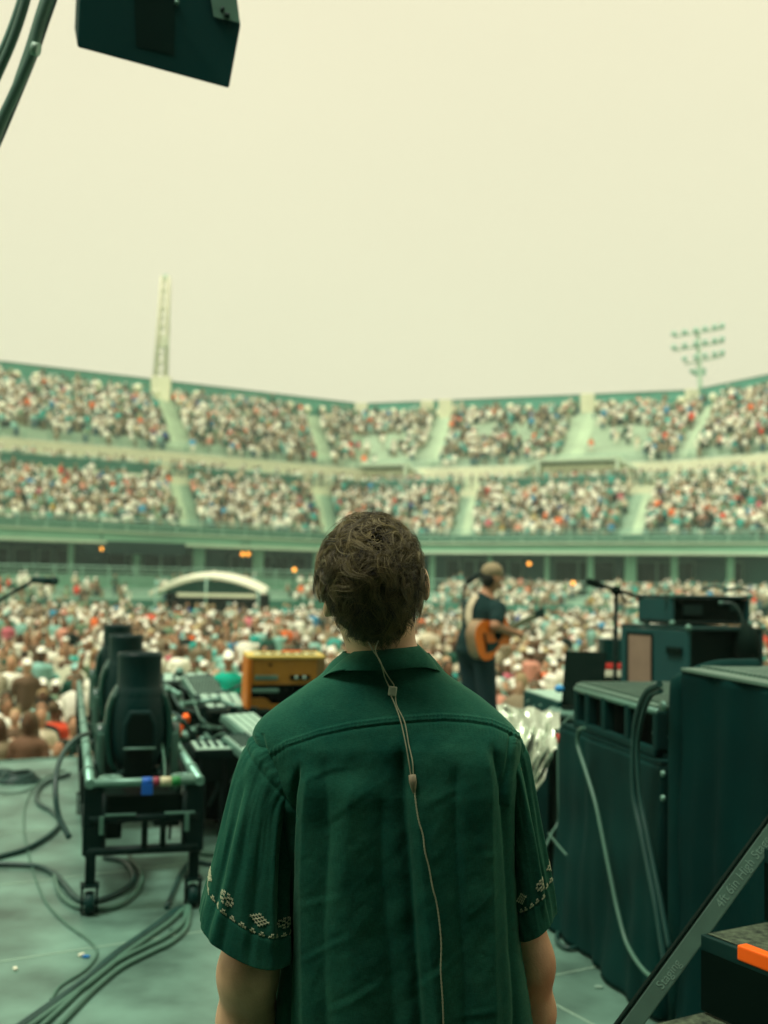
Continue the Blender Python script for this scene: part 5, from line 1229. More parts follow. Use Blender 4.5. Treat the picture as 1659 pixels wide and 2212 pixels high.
# ---- clutter of keyboards, mixers and stands behind the man's left side
def slab(name, px, py, Y, size, yaw, pitch, m, label, cat, parts=None):
    c = W(px, py, Y); R = Rz(yaw) @ Rx(pitch); e = empty(name, c - [0, 0, size[2] / 2], label, cat)
    MB().box(c, size, R, bev=.008).build('body', m, e)
    t = c + R @ np.array([0, 0, size[2] / 2 + .004]); e.location = (c[0], c[1], 0)
    for o_ in e.children: o_.matrix_parent_inverse = Matrix.Translation(e.location).inverted()
    for sx in (-.42, .42):
        for sy in (-.4, .4):
            q = c + R @ np.array([sx * size[0], sy * size[1], -size[2] / 2 + .004]); MB().tube([q, [q[0] + sx * .05, q[1], .0]], .011, 8, sm=False).build('leg', M['black'], e)
    if parts == 'mixer':
        MB().box(t, (size[0] * .94, size[1] * .9, .006), R, bev=.002).build('top_panel', M['pale'], e)
        b = MB()
        for i in range(9):
            for j in range(5):
                b.lathe([(.011, 0), (.009, .016), (0, .017)], t + R @ np.array([(i - 4) * size[0] * .1, (j - 1.4) * size[1] * .15, .004]), R[:, 2], 8)
        kb = b.build('knob_field', M['dark'], e); kb['kind'] = 'stuff'
    elif parts == 'keys':
        b = MB()
        for i in range(18): b.box(t + R @ np.array([(i - 8.5) * size[0] / 19, -size[1] * .18, .003]), (size[0] / 19 * .9, size[1] * .55, .01), R)
        b.build('keyboard', M['white'], e)
        MB().box(t + R @ np.array([0, size[1] * .32, .002]), (size[0] * .92, size[1] * .25, .006), R).build('control_panel', M['grey'], e)
    elif parts == 'stripes':
        b = MB()
        for i in range(4): b.box(t + R @ np.array([(i - 1.5) * size[0] * .22, 0, 0]), (size[0] * .17, size[1] * .9, .008), R, bev=.003)
        b.build('top_panel', M['pale'], e)
    return e
slab('mixer', 548, 1578, 7.2, (.26, .40, .05), .75, .35, M['grey'], 'pale slanted mixer with striped panels tucked against the man\'s left sleeve', 'mixer', 'stripes')
slab('mixer', 442, 1492, 8.6, (.26, .34, .05), .6, .5, M['grey'], 'small pale mixer on top of the dark gear beside the turquoise top', 'mixer', 'mixer')
slab('mixer', 478, 1520, 8.2, (.34, .22, .05), .5, .4, M['dark'], 'pale-topped box between the small mixer and the yellow amplifier', 'mixer', 'stripes')
slab('sampler', 400, 1470, 9.0, (.40, .18, .05), .2, .3, M['dark'], 'dark sampler with pale top at the back of the gear', 'sampler', 'stripes')
slab('keyboard', 500, 1618, 7.0, (.5, .22, .05), .35, .12, M['black'], 'black control keyboard lying beside the man\'s left sleeve', 'keyboard', 'mixer')
slab('equipment_case', 485, 1555, 8.0, (.62, .4, .16), .3, 0, M['deep'], 'long black case behind the slanted mixer', 'case')
slab('equipment_case', 455, 1650, 7.4, (.60, .4, .17), .3, 0, M['deep'], 'low black rack case between the cart and the man', 'case', None)
slab('effects_unit', 545, 1612, 7.0, (.3, .25, .05), .7, .3, M['grey'], 'pale green pedal unit against the man\'s shoulder', 'effects unit', 'mixer')
_h = W(532, 1554, 8.0)[2] - .004; _c = W(600, 1575, 8.2); ec = empty('equipment_case', [_c[0], _c[1], 0], 'dark case carrying the yellow amplifier', 'case')
MB().box([_c[0], _c[1], _h / 2], (.9, .6, _h), Rz(.2), bev=.02).build('body', mat('case_teal_black', RGB(0, 56, 48, .5), .6, spec=.1), ec)
MB().box([_c[0], _c[1], _h * .62], (.906, .606, .012), Rz(.2)).build('lid_edge', M['grey'], ec)
slab('equipment_case', 410, 1505, 8.9, (.46, .3, .22), .2, 0, M['deep'], 'black box under the sampler', 'case')
rk = empty('rack_unit', G(470, 1760), 'black open rack with curved shelf bars right of the cart', 'rack')
for k, yy in enumerate((1592, 1612, 1632, 1652)):
    b = MB(); b.tube([W(432, yy - 26, 7.6), W(452, yy + 2, 7.4), W(474, yy + 12, 7.3), W(540, yy + 8, 7.3)], .012, 8); b.build('shelf_bar', M['dark'] if k % 2 else M['grey'], rk)
b = MB()
for px in (436, 500, 545): b.box((W(px, 1690, 7.5)[0], 7.5, .4), (.05, .05, .8), bev=.006)
b.build('upright', M['black'], rk); MB().box((W(490, 1690, 7.7)[0], 7.75, .28), (.55, .3, .5), bev=.02).build('rack_body', M['deep'], rk)
def stand(pts, r, m, label, knobs=()):
    e = empty('hardware_stand', [pts[0][0], pts[0][1], 0], label, 'stand', 'metal stands among the instruments')
    for a, c in zip(pts[:-1], pts[1:]): MB().tube([a, c], r, 8, sm=False).build('tube', M[m], e)
    for q in knobs: MB().lathe([(.0, .022), (.024, .018), (.026, -.018), (0, -.022)], q, (.3, -1, .2), 12).build('knob', M['grey'], e)
    return e
stand([W(356, 1480, 8.2), W(386, 1500, 8.0), W(398, 1542, 7.9), W(392, 1575, 7.9)], .018, 'grey', 'bent pale tube stand right of the stage lights', (W(386, 1500, 7.95), W(362, 1490, 8.1)))
stand([W(398, 1520, 7.9), W(470, 1512, 7.8), W(520, 1530, 7.6)], .016, 'grey', 'level pale tube under the small mixer', (W(470, 1512, 7.7),))
stand([W(360, 1582, 7.2), W(382, 1560, 7.3), W(400, 1548, 7.5)], .013, 'tube', 'short slanting tube with a round clamp beside the orange straps', (W(380, 1556, 7.2), W(358, 1552, 7.2)))
stand([W(405, 1575, 7.6), W(432, 1568, 7.5), W(470, 1574, 7.3), W(500, 1570, 7.2)], .010, 'cableg', 'thin curved tube in front of the long case', (W(417, 1580, 7.3), W(438, 1598, 7.2)))
stand([W(398, 1575, 7.6), W(412, 1680, 7.5), W(410, 1740, 7.4)], .014, 'black', 'thin black upright right of the cart rail', (W(385, 1625, 7.3), W(408, 1655, 7.3)))
stand([W(455, 1500, 8.5), W(495, 1492, 8.4), W(522, 1478, 8.4)], .009, 'cable', 'thin black boom crossing before the white trousers', ())
for k, (a, c, r) in enumerate((((362, 1560), (364, 1578), .022), ((388, 1568), (382, 1592), .026), ((401, 1547), (404, 1556), .022), ((360, 1590), (366, 1595), .018))):
    o = MB().tube([W(*a, 7.25), W(*c, 7.2)], r, 10, sm=False).build('orange_strap', M['orange']); tag(o, ['orange strap nearest the stage light fin', 'longest orange strap hanging in the middle of the gear', 'small orange tag highest among the gear', 'lowest small orange tag beside the cart rail'][k], 'strap', 'orange straps among the gear')
gl_ = MB(); 
o = MB().ell(W(505, 1545, 8.0), (.045, .045, .085)).build('towel_roll', M['white']); tag(o, 'small cream towel roll standing left of the yellow amplifier', 'towel')

for k, (pts, r, m_) in enumerate((([(372, 1500), (392, 1530), (430, 1545), (452, 1580), (470, 1640)], .009, 'cable'), ([(380, 1600), (402, 1630), (440, 1648), (470, 1690), (452, 1740)], .010, 'cable'), ([(420, 1520), (440, 1560), (488, 1572), (530, 1560)], .007, 'cableg'),
        ([(365, 1535), (400, 1560), (420, 1610), (410, 1670)], .011, 'cable'), ([(452, 1600), (480, 1585), (505, 1600), (520, 1640), (500, 1690)], .008, 'cableg'), ([(388, 1480), (410, 1495), (452, 1530), (500, 1525)], .006, 'cable'))):
    o = MB().tube([W(x, y, 7.5 - .1 * (i % 2) - .08 * k) for i, (x, y) in enumerate(pts)], r, 7).build('gear_cable', M[m_])
    tag(o, ['black cable dropping in front of the small mixers', 'black cable sagging beside the low rack', 'pale cable under the small pale mixer', 'thick black cable just right of the cart rail', 'grey cable looping before the long case', 'thin black cable crossing the sampler'][k], 'cable', 'cables tangled in the gear')
for k, (x, y, Y_) in enumerate(((388, 1452, 8.9), (432, 1462, 8.9), (376, 1628, 7.2), (428, 1622, 7.3), (398, 1592, 7.3))):
    o = MB().lathe([(0, .03), (.03, .028), (.036, .01), (.036, -.02), (0, -.03)], W(x, y, Y_), (.4, -.6, .8), 14).build('clamp_knob', M[['grey', 'pale', 'dark', 'grey', 'tube'][k]]); tag(o, ['round clamp knob topmost at the back of the gear', 'pale round knob beside the sampler', 'dark round knob beside the cart rail', 'round knob in front of the low rack', 'shiny round knob under the orange straps'][k], 'knob', 'clamp knobs among the gear')
# ---- the yellow combo amplifier seen from behind
am = mat('mustard_tolex', RGB(176, 128, 40, .62), .6, var=.1, scale=12, bump=.15, bscale=160); am2 = mat('orange_tolex', RGB(205, 120, 22, .75), .55, var=.08); amt = mat('yellow_edge', RGB(214, 190, 96, .75), .55)
A_ = W(532, 1554, 8.0); Bm = W(697, 1550, 8.15)
d = Bm - A_; d[2] = 0; wA = np.linalg.norm(d) * 1.02; d /= np.linalg.norm(d); nA = np.array([-d[1], d[0], 0]); tilt = -.10
hA = (W(528, 1414, 8.0) - A_)[2]; amp = empty('combo_amplifier', A_ + d * wA / 2, 'mustard yellow guitar amplifier seen from behind on the dark case', 'amplifier')
RA = np.stack([d, nA, ZX], 1) @ Rx(-tilt * .6); cA = A_ + d * wA / 2 + nA * .13 + ZX * hA / 2
def ap(x, y, z): return cA + RA @ np.array([x, y, z])
tk = .022
MB().box(ap(0, 0, hA / 2 - tk / 2), (wA, .26, tk), RA, bev=.006).build('top_board', amt, amp); MB().box(ap(0, 0, -hA / 2 + tk / 2), (wA, .26, tk), RA, bev=.006).build('bottom_board', am, amp)
MB().box(ap(-wA / 2 + .016, 0, 0), (.032, .26, hA - 2 * tk - .002), RA, bev=.006).build('side_board', am2, amp); MB().box(ap(wA / 2 - .03, 0, 0), (.06, .26, hA - 2 * tk - .002), RA, bev=.006).build('side_board', mat('olive_tolex', RGB(128, 108, 58, .6), .6), amp)
MB().box(ap(0, .12, 0), (wA - .1, .02, hA - 2 * tk - .004), RA).build('baffle', M['deep'], amp)
iw = wA - .095
MB().box(ap(-.012, -.112, hA * .255), (iw, .02, hA * .42), RA, bev=.003).build('back_panel', am, amp)
poly = [(-iw / 2, -hA * .44), (iw / 2, -hA * .44), (iw / 2, -hA * .26), (-iw * .18, -hA * .26), (-iw * .26, -hA * .18), (-iw * .33, -hA * .16), (-iw / 2, -hA * .16)]
b = MB(); b.prism(poly, ap(-.012, -.122, 0), RA[:, 0], RA[:, 2], RA[:, 1] * .02); b.build('lower_panel', am, amp)
for x, m_, wv in ((-.145, 'grey', .165), (.10, 'deep', .15)): MB().box(ap(x, -.124, hA * .16), (wv, .008, .032), RA, bev=.003).build('panel_slot', M[m_], amp)
for x in (.07, .13): MB().lathe([(.012, 0), (.010, .01), (0, .011)], ap(x, -.13, hA * .16), -RA[:, 1], 10).build('jack', M['pale'], amp)
MB().box(ap(-.15, -.13, -hA * .0 - .02), (.19, .018, .028), RA, bev=.006).build('handle', M['grey'], amp)
MB().box(ap(-.12, -.123, hA * .36), (.022, .006, .016), RA).build('switch', M['deep'], amp)
MB().lathe([(.0, 0), (.085, .0), (.115, -.05), (.12, -.055)], ap(.02, .06, -hA * .08), -RA[:, 1], 24).build('speaker_back', M['dark'], amp)
b = MB()
for i in range(6): b.box(ap(-.16 + .07 * i, -.05, hA / 2 + .006), (.045, .03, .012), RA, bev=.003)
b.build('control_knob_row', M['cable'], amp); MB().box(ap(0, -.045, hA / 2 + .003), (.46, .06, .004), RA).build('control_plate', M['pale'], amp)
MB().tube([ap(-.02, -.02, hA / 2 + .004), ap(-.02, -.02, hA / 2 + .02), ap(.12, -.02, hA / 2 + .02), ap(.12, -.02, hA / 2 + .004)], .006, 6, sm=False).build('top_handle', M['orange'], amp)

# ---- gear wall on the right
QX = np.array([-.182, 1, 0]); QX /= np.linalg.norm(QX); QN = np.array([-QX[1], QX[0], 0])    # QN points left, to the open floor
Q0 = np.array([1.06, 4.5, 0])
def qp(y, off, z): return Q0 + QX * ((y - 4.5) / QX[1]) + QN * off + ZX * z
def drape(name, y0, y1, z0, z1, depth, m, label, seed, flare=.10, amp_=.03, parent=None, end=True):
    """cloth hanging round the left face and the near/far ends of a table"""
    e = empty(name, qp((y0 + y1) / 2, 0, 0), label, 'drape'); path = [qp(y1, -depth, 0), qp(y1, 0, 0), qp(y0, 0, 0), qp(y0, -depth, 0)]
    P_ = []; 
    for a, c in zip(path[:-1], path[1:]):
        k = max(8, int(np.linalg.norm(c - a) * 70)); P_ += [a + (c - a) * i / k for i in range(k)]
    P_.append(path[-1]); P_ = np.array(P_); T = np.gradient(P_, axis=0); T /= np.linalg.norm(T, axis=1)[:, None]; Nn = np.column_stack([T[:, 1], -T[:, 0], 0 * T[:, 0]])
    if (Nn[len(Nn) // 2] @ QN) < 0: Nn = -Nn
    s = np.cumsum(np.concatenate([[0], np.linalg.norm(np.diff(P_, axis=0), axis=1)])); nz_ = 46; V = []
    for i in range(nz_):
        t = i / (nz_ - 1); z = z1 + (z0 - z1) * t
        f = np.array([mnoise.noise(Vector((q * 3.1 + seed, t * .45, seed))) + .55 * mnoise.noise(Vector((q * 8.3, t * .9 + seed, 4.0))) + .35 * mnoise.noise(Vector((q * 2.2, t * 4.0, seed + 8))) for q in s])
        V.append(P_ + Nn * (amp_ * f * (.25 + t) + flare * t ** 1.6 * .5)[:, None] + ZX * z)
    V = np.array(V); n_, m__ = V.shape[:2]; F = [(i * m__ + j, i * m__ + j + 1, (i + 1) * m__ + j + 1, (i + 1) * m__ + j) for i in range(n_ - 1) for j in range(m__ - 1)]
    o = mesh_np('cloth', V.reshape(-1, 3), np.array(F), m, e, True); sd_ = o.modifiers.new('s', 'SOLIDIFY'); sd_.thickness = .003
    return e
# low draped table with the amp rack and laptop console
e = drape('draped_table', 4.36, 5.50, .01, .955, 1.0, M['cloth'], 'low table skirted with black cloth under the wire rack', 3.3, .06, .055)
MB().box(qp(4.93, -.5, .965), (1.0, 1.15, .02), np.stack([-QN, QX, ZX], 1), bev=.004).build('table_top', M['cloth'], e)
RQ = np.stack([-QN, QX, ZX], 1)
ra = empty('power_rack', qp(4.85, -.12, .976), 'black slatted rack unit with rounded corner standing on the low draped table', 'rack unit')
y0, y1, zr0, zr1 = 4.42, 5.34, .978, 1.185
MB().box(qp((y0 + y1) / 2, -.36, zr1 - .012), (.70, y1 - y0, .024), RQ, bev=.01).build('top_plate', M['rib'], ra)
b = MB()
for i in range(22): b.box(qp(y0 + .03 + (y1 - y0 - .06) * i / 21, -.36, zr1 + .004), (.66, .014, .008), RQ)
b.build('top_ribs', M['rib'], ra); MB().box(qp((y0 + y1) / 2, -.40, (zr0 + zr1) / 2 - .01), (.62, y1 - y0 - .04, zr1 - zr0 - .03), RQ).build('core', M['deep'], ra)
MB().box(qp((y0 + y1) / 2, -.02, zr0 + .018), (.04, y1 - y0, .036), RQ, bev=.01).build('bottom_rail', M['cloth'], ra); MB().tube([qp(y0, -.02, zr1 - .03), qp(y1, -.02, zr1 - .03)], .016, 8, sm=False).build('top_rail', M['grey'], ra)
for y in (y0 + .02, y0 + .30, y0 + .56, y1 - .16, y1 - .02): MB().box(qp(y, -.03, (zr0 + zr1) / 2), (.05, .05, zr1 - zr0 - .05), RQ, bev=.012).build('post', M['cloth'], ra)
for y in (y0 + .14, y0 + .42): MB().box(qp(y, -.085, zr0 + .07), (.01, .14, .012), RQ).build('indicator_bar', M['grey'], ra)
# end of the table: dark box and shelf at the far left
bx = empty('equipment_case', qp(5.75, -.4, 0), 'black case filling the gap beside the skirted table', 'case')
MB().box(qp(5.72, -.40, .45), (.62, .30, .9), RQ, bev=.015).build('body', M['deep'], bx)
for z in (.88, .80): MB().box(qp(5.62, -.08, z), (.03, .16, .02), RQ, bev=.004).build('handle', M['grey'], bx)
# tall draped case nearest the camera
e = drape('draped_case', 2.75, 4.18, .01, 1.335, 1.5, mat('black_drape_satin', RGB(0, 52, 46, .5), .9, var=.22, scale=3, bump=.25, bscale=200, spec=.05), 'tall case covered in black cloth with ribbed grey lid nearest the camera', 9.1, .03, .06)
MB().box(qp(3.47, -.75, 1.342), (1.52, 1.44, .014), RQ, bev=.004).build('lid', M['rib'], e)
b = MB()
for i in range(46): b.box(qp(2.79 + 1.38 * i / 45, -.78, 1.352), (1.42, .016, .010), RQ, bev=.002)
b.build('lid_ribs', M['rib'], e)
b = MB()
for z0 in (.0,):
    b.tube([qp(4.24, -.02, 0), qp(4.24, -.02, 1.18), qp(4.23, -.05, 1.28), qp(4.20, -.14, 1.33), qp(4.18, -.3, 1.34)], .045, 12, 6)
b.build('rounded_corner_post', M['cloth'], e)
for z, r in ((1.20, .02), (.95, .012), (.86, .012)): MB().lathe([(0, .012), (r, .010), (r, 0)], qp(4.24, .045, z), QN, 12).build('corner_bolt', M['grey'], e)
# light coloured cables over the cloths
def onq(L, off): 
    p0 = Q0 + QN * off; return [PL(x, y, p0, QN) for x, y in L]
cab('hanging_cable', onq([(1262, 1572), (1250, 1580), (1248, 1610), (1262, 1655), (1285, 1730), (1302, 1810), (1318, 1890), (1335, 1970), (1355, 2040), (1390, 2095), (1430, 2125)], .085), .009, 'cableg', 'grey cable hanging in a long curve over the low skirted table', 'cables over the black cloth')
cab('hanging_cable', onq([(1425, 1478), (1402, 1490), (1384, 1520), (1372, 1570), (1368, 1640), (1370, 1720), (1386, 1800), (1402, 1880), (1418, 1960), (1430, 2040), (1440, 2100)], .10), .013, 'cable', 'thick black cable hanging down where the low table meets the tall case', 'cables over the black cloth')
cab('hanging_cable', onq([(1428, 1492), (1406, 1502), (1390, 1540), (1378, 1600), (1378, 1660), (1384, 1730), (1398, 1800), (1414, 1880), (1430, 1960), (1446, 2050)], .095), .010, 'cable', 'second thinner cable beside the thick one at the tall case', 'cables over the black cloth')
cab('hanging_cable', [W(1236, 1545, 5.7), W(1212, 1570, 5.7), W(1206, 1600, 5.68), W(1206, 1700, 5.66), W(1207, 1770, 5.65), W(1192, 1800, 5.6), W(1178, 1830, 5.5)], .007, 'cableg', 'thin cable dropping beside the black case near the foil cover', 'cables over the black cloth')
o = MB().tube([W(1207, 1585, 5.64), W(1208, 1605, 5.63)], .012, 8, sm=False).build('red_tape', mat('red_tape', RGB(190, 60, 40, .8), .5)); tag(o, 'small red tape band on the thin cable beside the foil cover', 'tape')
cab('floor_cable', gp([(1180, 1950), (1200, 1966), (1260, 2005), (1320, 2045), (1360, 2085), (1395, 2120), (1430, 2150)], .02), .014, 'cableg', 'pale cable on the floor along the foot of the black cloth', CG)
cab('floor_cable', gp([(1175, 1965), (1220, 1990), (1280, 2035), (1330, 2080), (1370, 2118)], .014), .010, 'cable', 'dark cable on the floor beside the pale one at right', CG)
cab('floor_cable', gp([(1268, 2018), (1256, 2006), (1228, 2002), (1206, 2014), (1204, 2034), (1226, 2048), (1256, 2042), (1272, 2026), (1262, 2010)], .016), .011, 'cable', 'ring of black cable on the floor right of the man\'s elbow', CG)
cab('floor_cable', onq([(1185, 1800), (1205, 1825), (1225, 1848)], .06), .005, 'cableg', 'thin wire behind the man\'s right sleeve', CG)
# laptop on its console
YL = 6.35
co = empty('keyboard_console', W(1185, 1700, 6.6) * [1, 1, 0], 'teal control box with pale top left of the laptop', 'control box')
ca, cb, cc2 = W(1130, 1492, 7.1), W(1205, 1500, 6.45), W(1262, 1492, 6.75)
u1 = cb - ca; u1[2] = 0; l1 = np.linalg.norm(u1); u1 /= l1; u2 = np.array([-u1[1], u1[0], 0]); u2 = u2 if u2[0] > 0 else -u2
RB = np.stack([u1, u2, ZX], 1); ct = ca[2]; ctr_ = (ca + u1 * l1 / 2 + u2 * .2); ctr_[2] = ct - .085
MB().box(ctr_, (l1, .40, .17), RB, bev=.008).build('body', mat('teal_box', RGB(6, 66, 58, .7), .6, spec=.1), co); MB().box(ctr_ + [0, 0, .089], (l1 * .97, .38, .008), RB, bev=.002).build('top_panel', M['pale'], co)
for i in range(4): MB().lathe([(.010, 0), (.008, .008), (0, .009)], ctr_ - u2 * .2 + u1 * (-.22 + .12 * i) + [0, 0, .03 - .02 * (i % 2)], -u2, 10).build('jack', M['grey'], co)
MB().box([ctr_[0], ctr_[1], (ctr_[2] - .085) / 2], (l1 * .9, .36, ctr_[2] - .087), RB, bev=.01).build('pedestal', M['deep'], co)
lp = empty('laptop', W(1265, 1527, YL), 'open black laptop seen from behind its screen at right', 'laptop')
l0, l1_, l2, l3 = W(1213, 1525, YL), W(1300, 1532, YL - .12), W(1312, 1410, YL + .0), W(1222, 1407, YL + .12)
nn_ = np.cross(l1_ - l0, l3 - l0); nn_ /= np.linalg.norm(nn_); b = MB(); Vq = [l0, l1_, l2, l3]; b.add(Vq + [v + nn_ * .012 for v in Vq], [(0, 1, 2, 3), (4, 7, 6, 5), (0, 4, 5, 1), (1, 5, 6, 2), (2, 6, 7, 3), (3, 7, 4, 0)])
o = b.build('screen', M['deep'], lp); q = o.modifiers.new('b', 'BEVEL'); q.width = .006; q.segments = 2
b = MB(); dn = np.array([.12, .22, 0]); Vq = [l0, l1_, l1_ + dn, l0 + dn]; b.add(Vq + [v - [0, 0, .018] for v in Vq], [(0, 1, 2, 3), (4, 7, 6, 5), (0, 4, 5, 1), (1, 5, 6, 2), (2, 6, 7, 3), (3, 7, 4, 0)]); b.build('keyboard_base', M['dark'], lp)
sh_ = empty('equipment_shelf', W(1262, 1700, 6.3) * [1, 1, 0], 'dark shelf unit under the laptop with pale brackets', 'shelf')
MB().box(W(1258, 1540, 6.3), (.40, .36, .02), Rz(-.3), bev=.004).build('board', M['grey'], sh_); MB().box(W(1262, 1570, 6.42) * [1, 1, 0] + [0, 0, .41], (.36, .32, .80), Rz(-.3), bev=.01).build('cabinet', M['deep'], sh_)
for px, py in ((1240, 1553), (1262, 1508), (1275, 1530)): MB().box(W(px, py, 6.05), (.05, .03, .018), Rz(-.3), bev=.005).build('bracket', M['grey'], sh_)
o = MB().ell(W(1208, 1476 + 0, 6.3) + [0, 0, -.0], (.028, .03, .022)).build('blue_clip', mat('blue_clip', RGB(40, 140, 190, .9), .4)); tag(o, 'small bright blue clip on the control box', 'clip')
o.location = (0, 0, -.03)
# foil cover: crumpled silver sheet
fo = mat('crumpled_foil', RGB(200, 215, 185, .8), .22, metal=.85, var=.15, scale=8)
fa, fb = W(1070, 1530, 6.5), W(1206, 1548, 6.1); n1, n2 = 90, 110; V = []
for i in range(n1):
    t = i / (n1 - 1)
    for j in range(n2):
        s = j / (n2 - 1); p = fa + (fb - fa) * s; z = p[2] + .03 - t * (.52 + .12 * math.sin(s * 5))
        px_off = -.10 * t * s * 1.6; q = Vector((s * 4 + t * 1.5, t * 2.2, 1.0)); rr = mnoise.ridged_multi_fractal(q, 1.0, 2.1, 4, 1.0, 2.0)
        V.append((p[0] + px_off, p[1] - .25 * math.sin(min(1, t * 2.5) * PI / 2) - .055 * rr + .05 * mnoise.noise(q * 2.3), z + .02 * mnoise.noise(q * 1.7)))
F = np.array([(i * n2 + j, i * n2 + j + 1, (i + 1) * n2 + j + 1, (i + 1) * n2 + j) for i in range(n1 - 1) for j in range(n2 - 1)])
o = mesh_np('foil_cover', V, F, fo, smooth=True); q = o.modifiers.new('s', 'SOLIDIFY'); q.thickness = .004; tag(o, 'crumpled silver foil sheet draped over gear behind the man\'s right shoulder', 'cover')
o = MB().box(W(1140, 1640, 6.75) * [1, 1, 0] + [0, 0, .38], (.42, .3, .72), Rz(-.3), bev=.02).build('equipment_case', M['dark']); tag(o, 'dark case under the silver foil sheet', 'case')
b = MB(); 
# ---- guitar cabinets on the right
HX = np.array([-.5, .866, 0]); HU = np.array([.93, .36, 0]) / np.linalg.norm([.93, .36]); 
def slantbox(c0, zt_, zb_, Ld, Lu, name, label, sidem, backm, parts):
    e = empty(name, [c0[0], c0[1], zb_], label, 'amplifier'); R = np.stack([HU, HX, ZX], 1); cor = np.array([c0[0], c0[1], 0.0])
    A = cor; Bc = cor + HX * Ld; Cc = cor + HU * Lu; Dc = Cc + HX * Ld
    def bx(P, z0, z1, nm, m, bev_=.006):
        V = [p + ZX * z0 for p in P] + [p + ZX * z1 for p in P]; b = MB().add(V, [(0, 1, 2, 3), (4, 7, 6, 5), (0, 4, 5, 1), (1, 5, 6, 2), (2, 6, 7, 3), (3, 7, 4, 0)]); o = b.build(nm, m, e); q = o.modifiers.new('b', 'BEVEL'); q.width = bev_; q.segments = 2; return o
    bx([A, Cc, Dc, Bc], zt_ - .022, zt_, 'top_board', M['dark']); bx([A, Cc, Dc, Bc], zb_, zb_ + .022, 'bottom_board', M['black'])
    w1 = HU * .022; bx([A, A + w1, Bc + w1, Bc], zb_ + .023, zt_ - .023, 'side_board', sidem); bx([Cc - w1, Cc, Dc, Dc - w1], zb_ + .023, zt_ - .023, 'side_board', sidem)
    k = HX * .05; bx([A + w1 + k, Cc - w1 + k, Cc - w1 + k * 1.4, A + w1 + k * 1.4], zb_ + .023, zt_ - .023, 'back_panel', backm, .001)
    return e, A, Bc, Cc, bx
tealm = mat('teal_tolex', RGB(2, 72, 66, .7), .8, var=.12, scale=4, bump=.1, bscale=120)
c0 = W(1487, 1480, 7.5); zc = W(1487, 1356, 7.5)[2]
cab_, A, Bc, Cc, bx_ = slantbox(c0, zc, .03, .66, .62, 'speaker_cabinet', 'black speaker cabinet with brown grille strip under the amplifier head', tealm, M['deep'], None)
# inset panel and brown grille on its left side
nS = np.array([-HX[1], HX[0], 0]); nS = nS if nS @ (CAM - A) > 0 else -nS
def side_panel(s0, s1, z0, z1, off, th_, nm, m): 
    P = [A + HX * s0, A + HX * s1]; V = [P[0] + nS * off + ZX * z0, P[1] + nS * off + ZX * z0, P[1] + nS * off + ZX * z1, P[0] + nS * off + ZX * z1]; V += [v + nS * th_ for v in V]
    return MB().add(V, [(0, 1, 2, 3), (4, 7, 6, 5), (0, 4, 5, 1), (1, 5, 6, 2), (2, 6, 7, 3), (3, 7, 4, 0)]).build(nm, m, cab_)
side_panel(.33, .60, .40, zc - .055, .001, .004, 'grille_recess', M['deep']); side_panel(.345, .565, .42, zc - .075, .006, .006, 'grille_cloth', mat('brown_grille', RGB(140, 120, 100, .8), .9, bump=.4, bscale=300))
h0 = W(1452, 1345, 7.75); zh1 = W(1452, 1286, 7.75)[2]
hd, A2, B2, C2, bx2 = slantbox(h0, zh1, zc + .012, .34, .66, 'amplifier_head', 'black amplifier head with open back on top of the speaker cabinet', tealm, M['deep'], None)
for e2_, Aq, Cq, zz_ in ((hd, A2, C2, zh1), (hd, A2, C2, zc + .02), (cab_, A, Cc, zc), (cab_, A, Cc, .05)):
    for q_ in (Aq, Cq): MB().ell(q_ + ZX * zz_, (.022, .022, .022), seg=10, rings=6).build('corner_cap', M['grey'], e2_)
MB().box(A + HX * .12 + nS * .012 + ZX * (zc - .16), (.02, .14, .05), np.stack([nS, HX, ZX], 1), bev=.006).build('side_handle', M['deep'], cab_)
MB().box(A2 + HU * .20 + ZX * (zh1 - .10) + HX * .034, (.16, .006, .07), np.stack([HU, HX, ZX], 1)).build('rear_label', M['dark'], hd)
for s in (.05, .28): MB().ell(A2 + HX * s + HU * .03 + ZX * (zc + .008), (.02, .02, .008)).build('foot', M['grey'], hd)
MB().box(A2 + HU * .05 + ZX * (zh1 + .004) + HX * .05, (.2, .03, .01), np.stack([HU, HX, ZX], 1)).build('top_trim', M['pale'], hd)
MB().lathe([(.0, .03), (.014, .028), (.016, 0)], A2 + HU * .40 + ZX * (zh1 - .05) - HX * .0, -HX, 12).build('plug', M['grey'], hd)
MB().box(A2 + HU * .56 + ZX * (zh1 - .08) + HX * .035, (.09, .01, .05), np.stack([HU, HX, ZX], 1)).build('vent_plate', M['dark'], hd)
cab('hanging_cable', [A2 + HU * .40 + ZX * (zh1 - .05) - HX * .03, A2 + HU * .44 + ZX * (zh1 - .06) - HX * .08, A2 + HU * .50 + ZX * (zh1 - .16) - HX * .09, A2 + HU * .52 + ZX * (zh1 - .32) - HX * .09, A2 + HU * .52 + ZX * (zh1 - .6) - HX * .08], .012, 'cable', 'black cable plugged into the back of the amplifier head', 'cables over the black cloth')
for k, (q, r) in enumerate((((1545, 1272), 1), ((1592, 1276), 1))): 
    b = MB(); a_ = W(q[0] - 30, q[1] + 2, 7.8); c_ = W(q[0] + 25, q[1], 7.85); b.tube([a_, (a_ + c_) / 2 + [0, 0, .02], c_], .010, 6); tag(b.build('patch_cable', M['cable']), ['short black cable lying on the left part of the amplifier head', 'short black cable lying on the right part of the amplifier head'][k], 'cable', 'cables on the amplifier head')
bag = MB().ell(W(1612, 1395, 7.7) + [0, 0, 0], (.09, .16, .15)).build('soft_bag', M['deep']); tag(bag, 'soft black bag hanging at the right end of the speaker cabinet', 'bag')
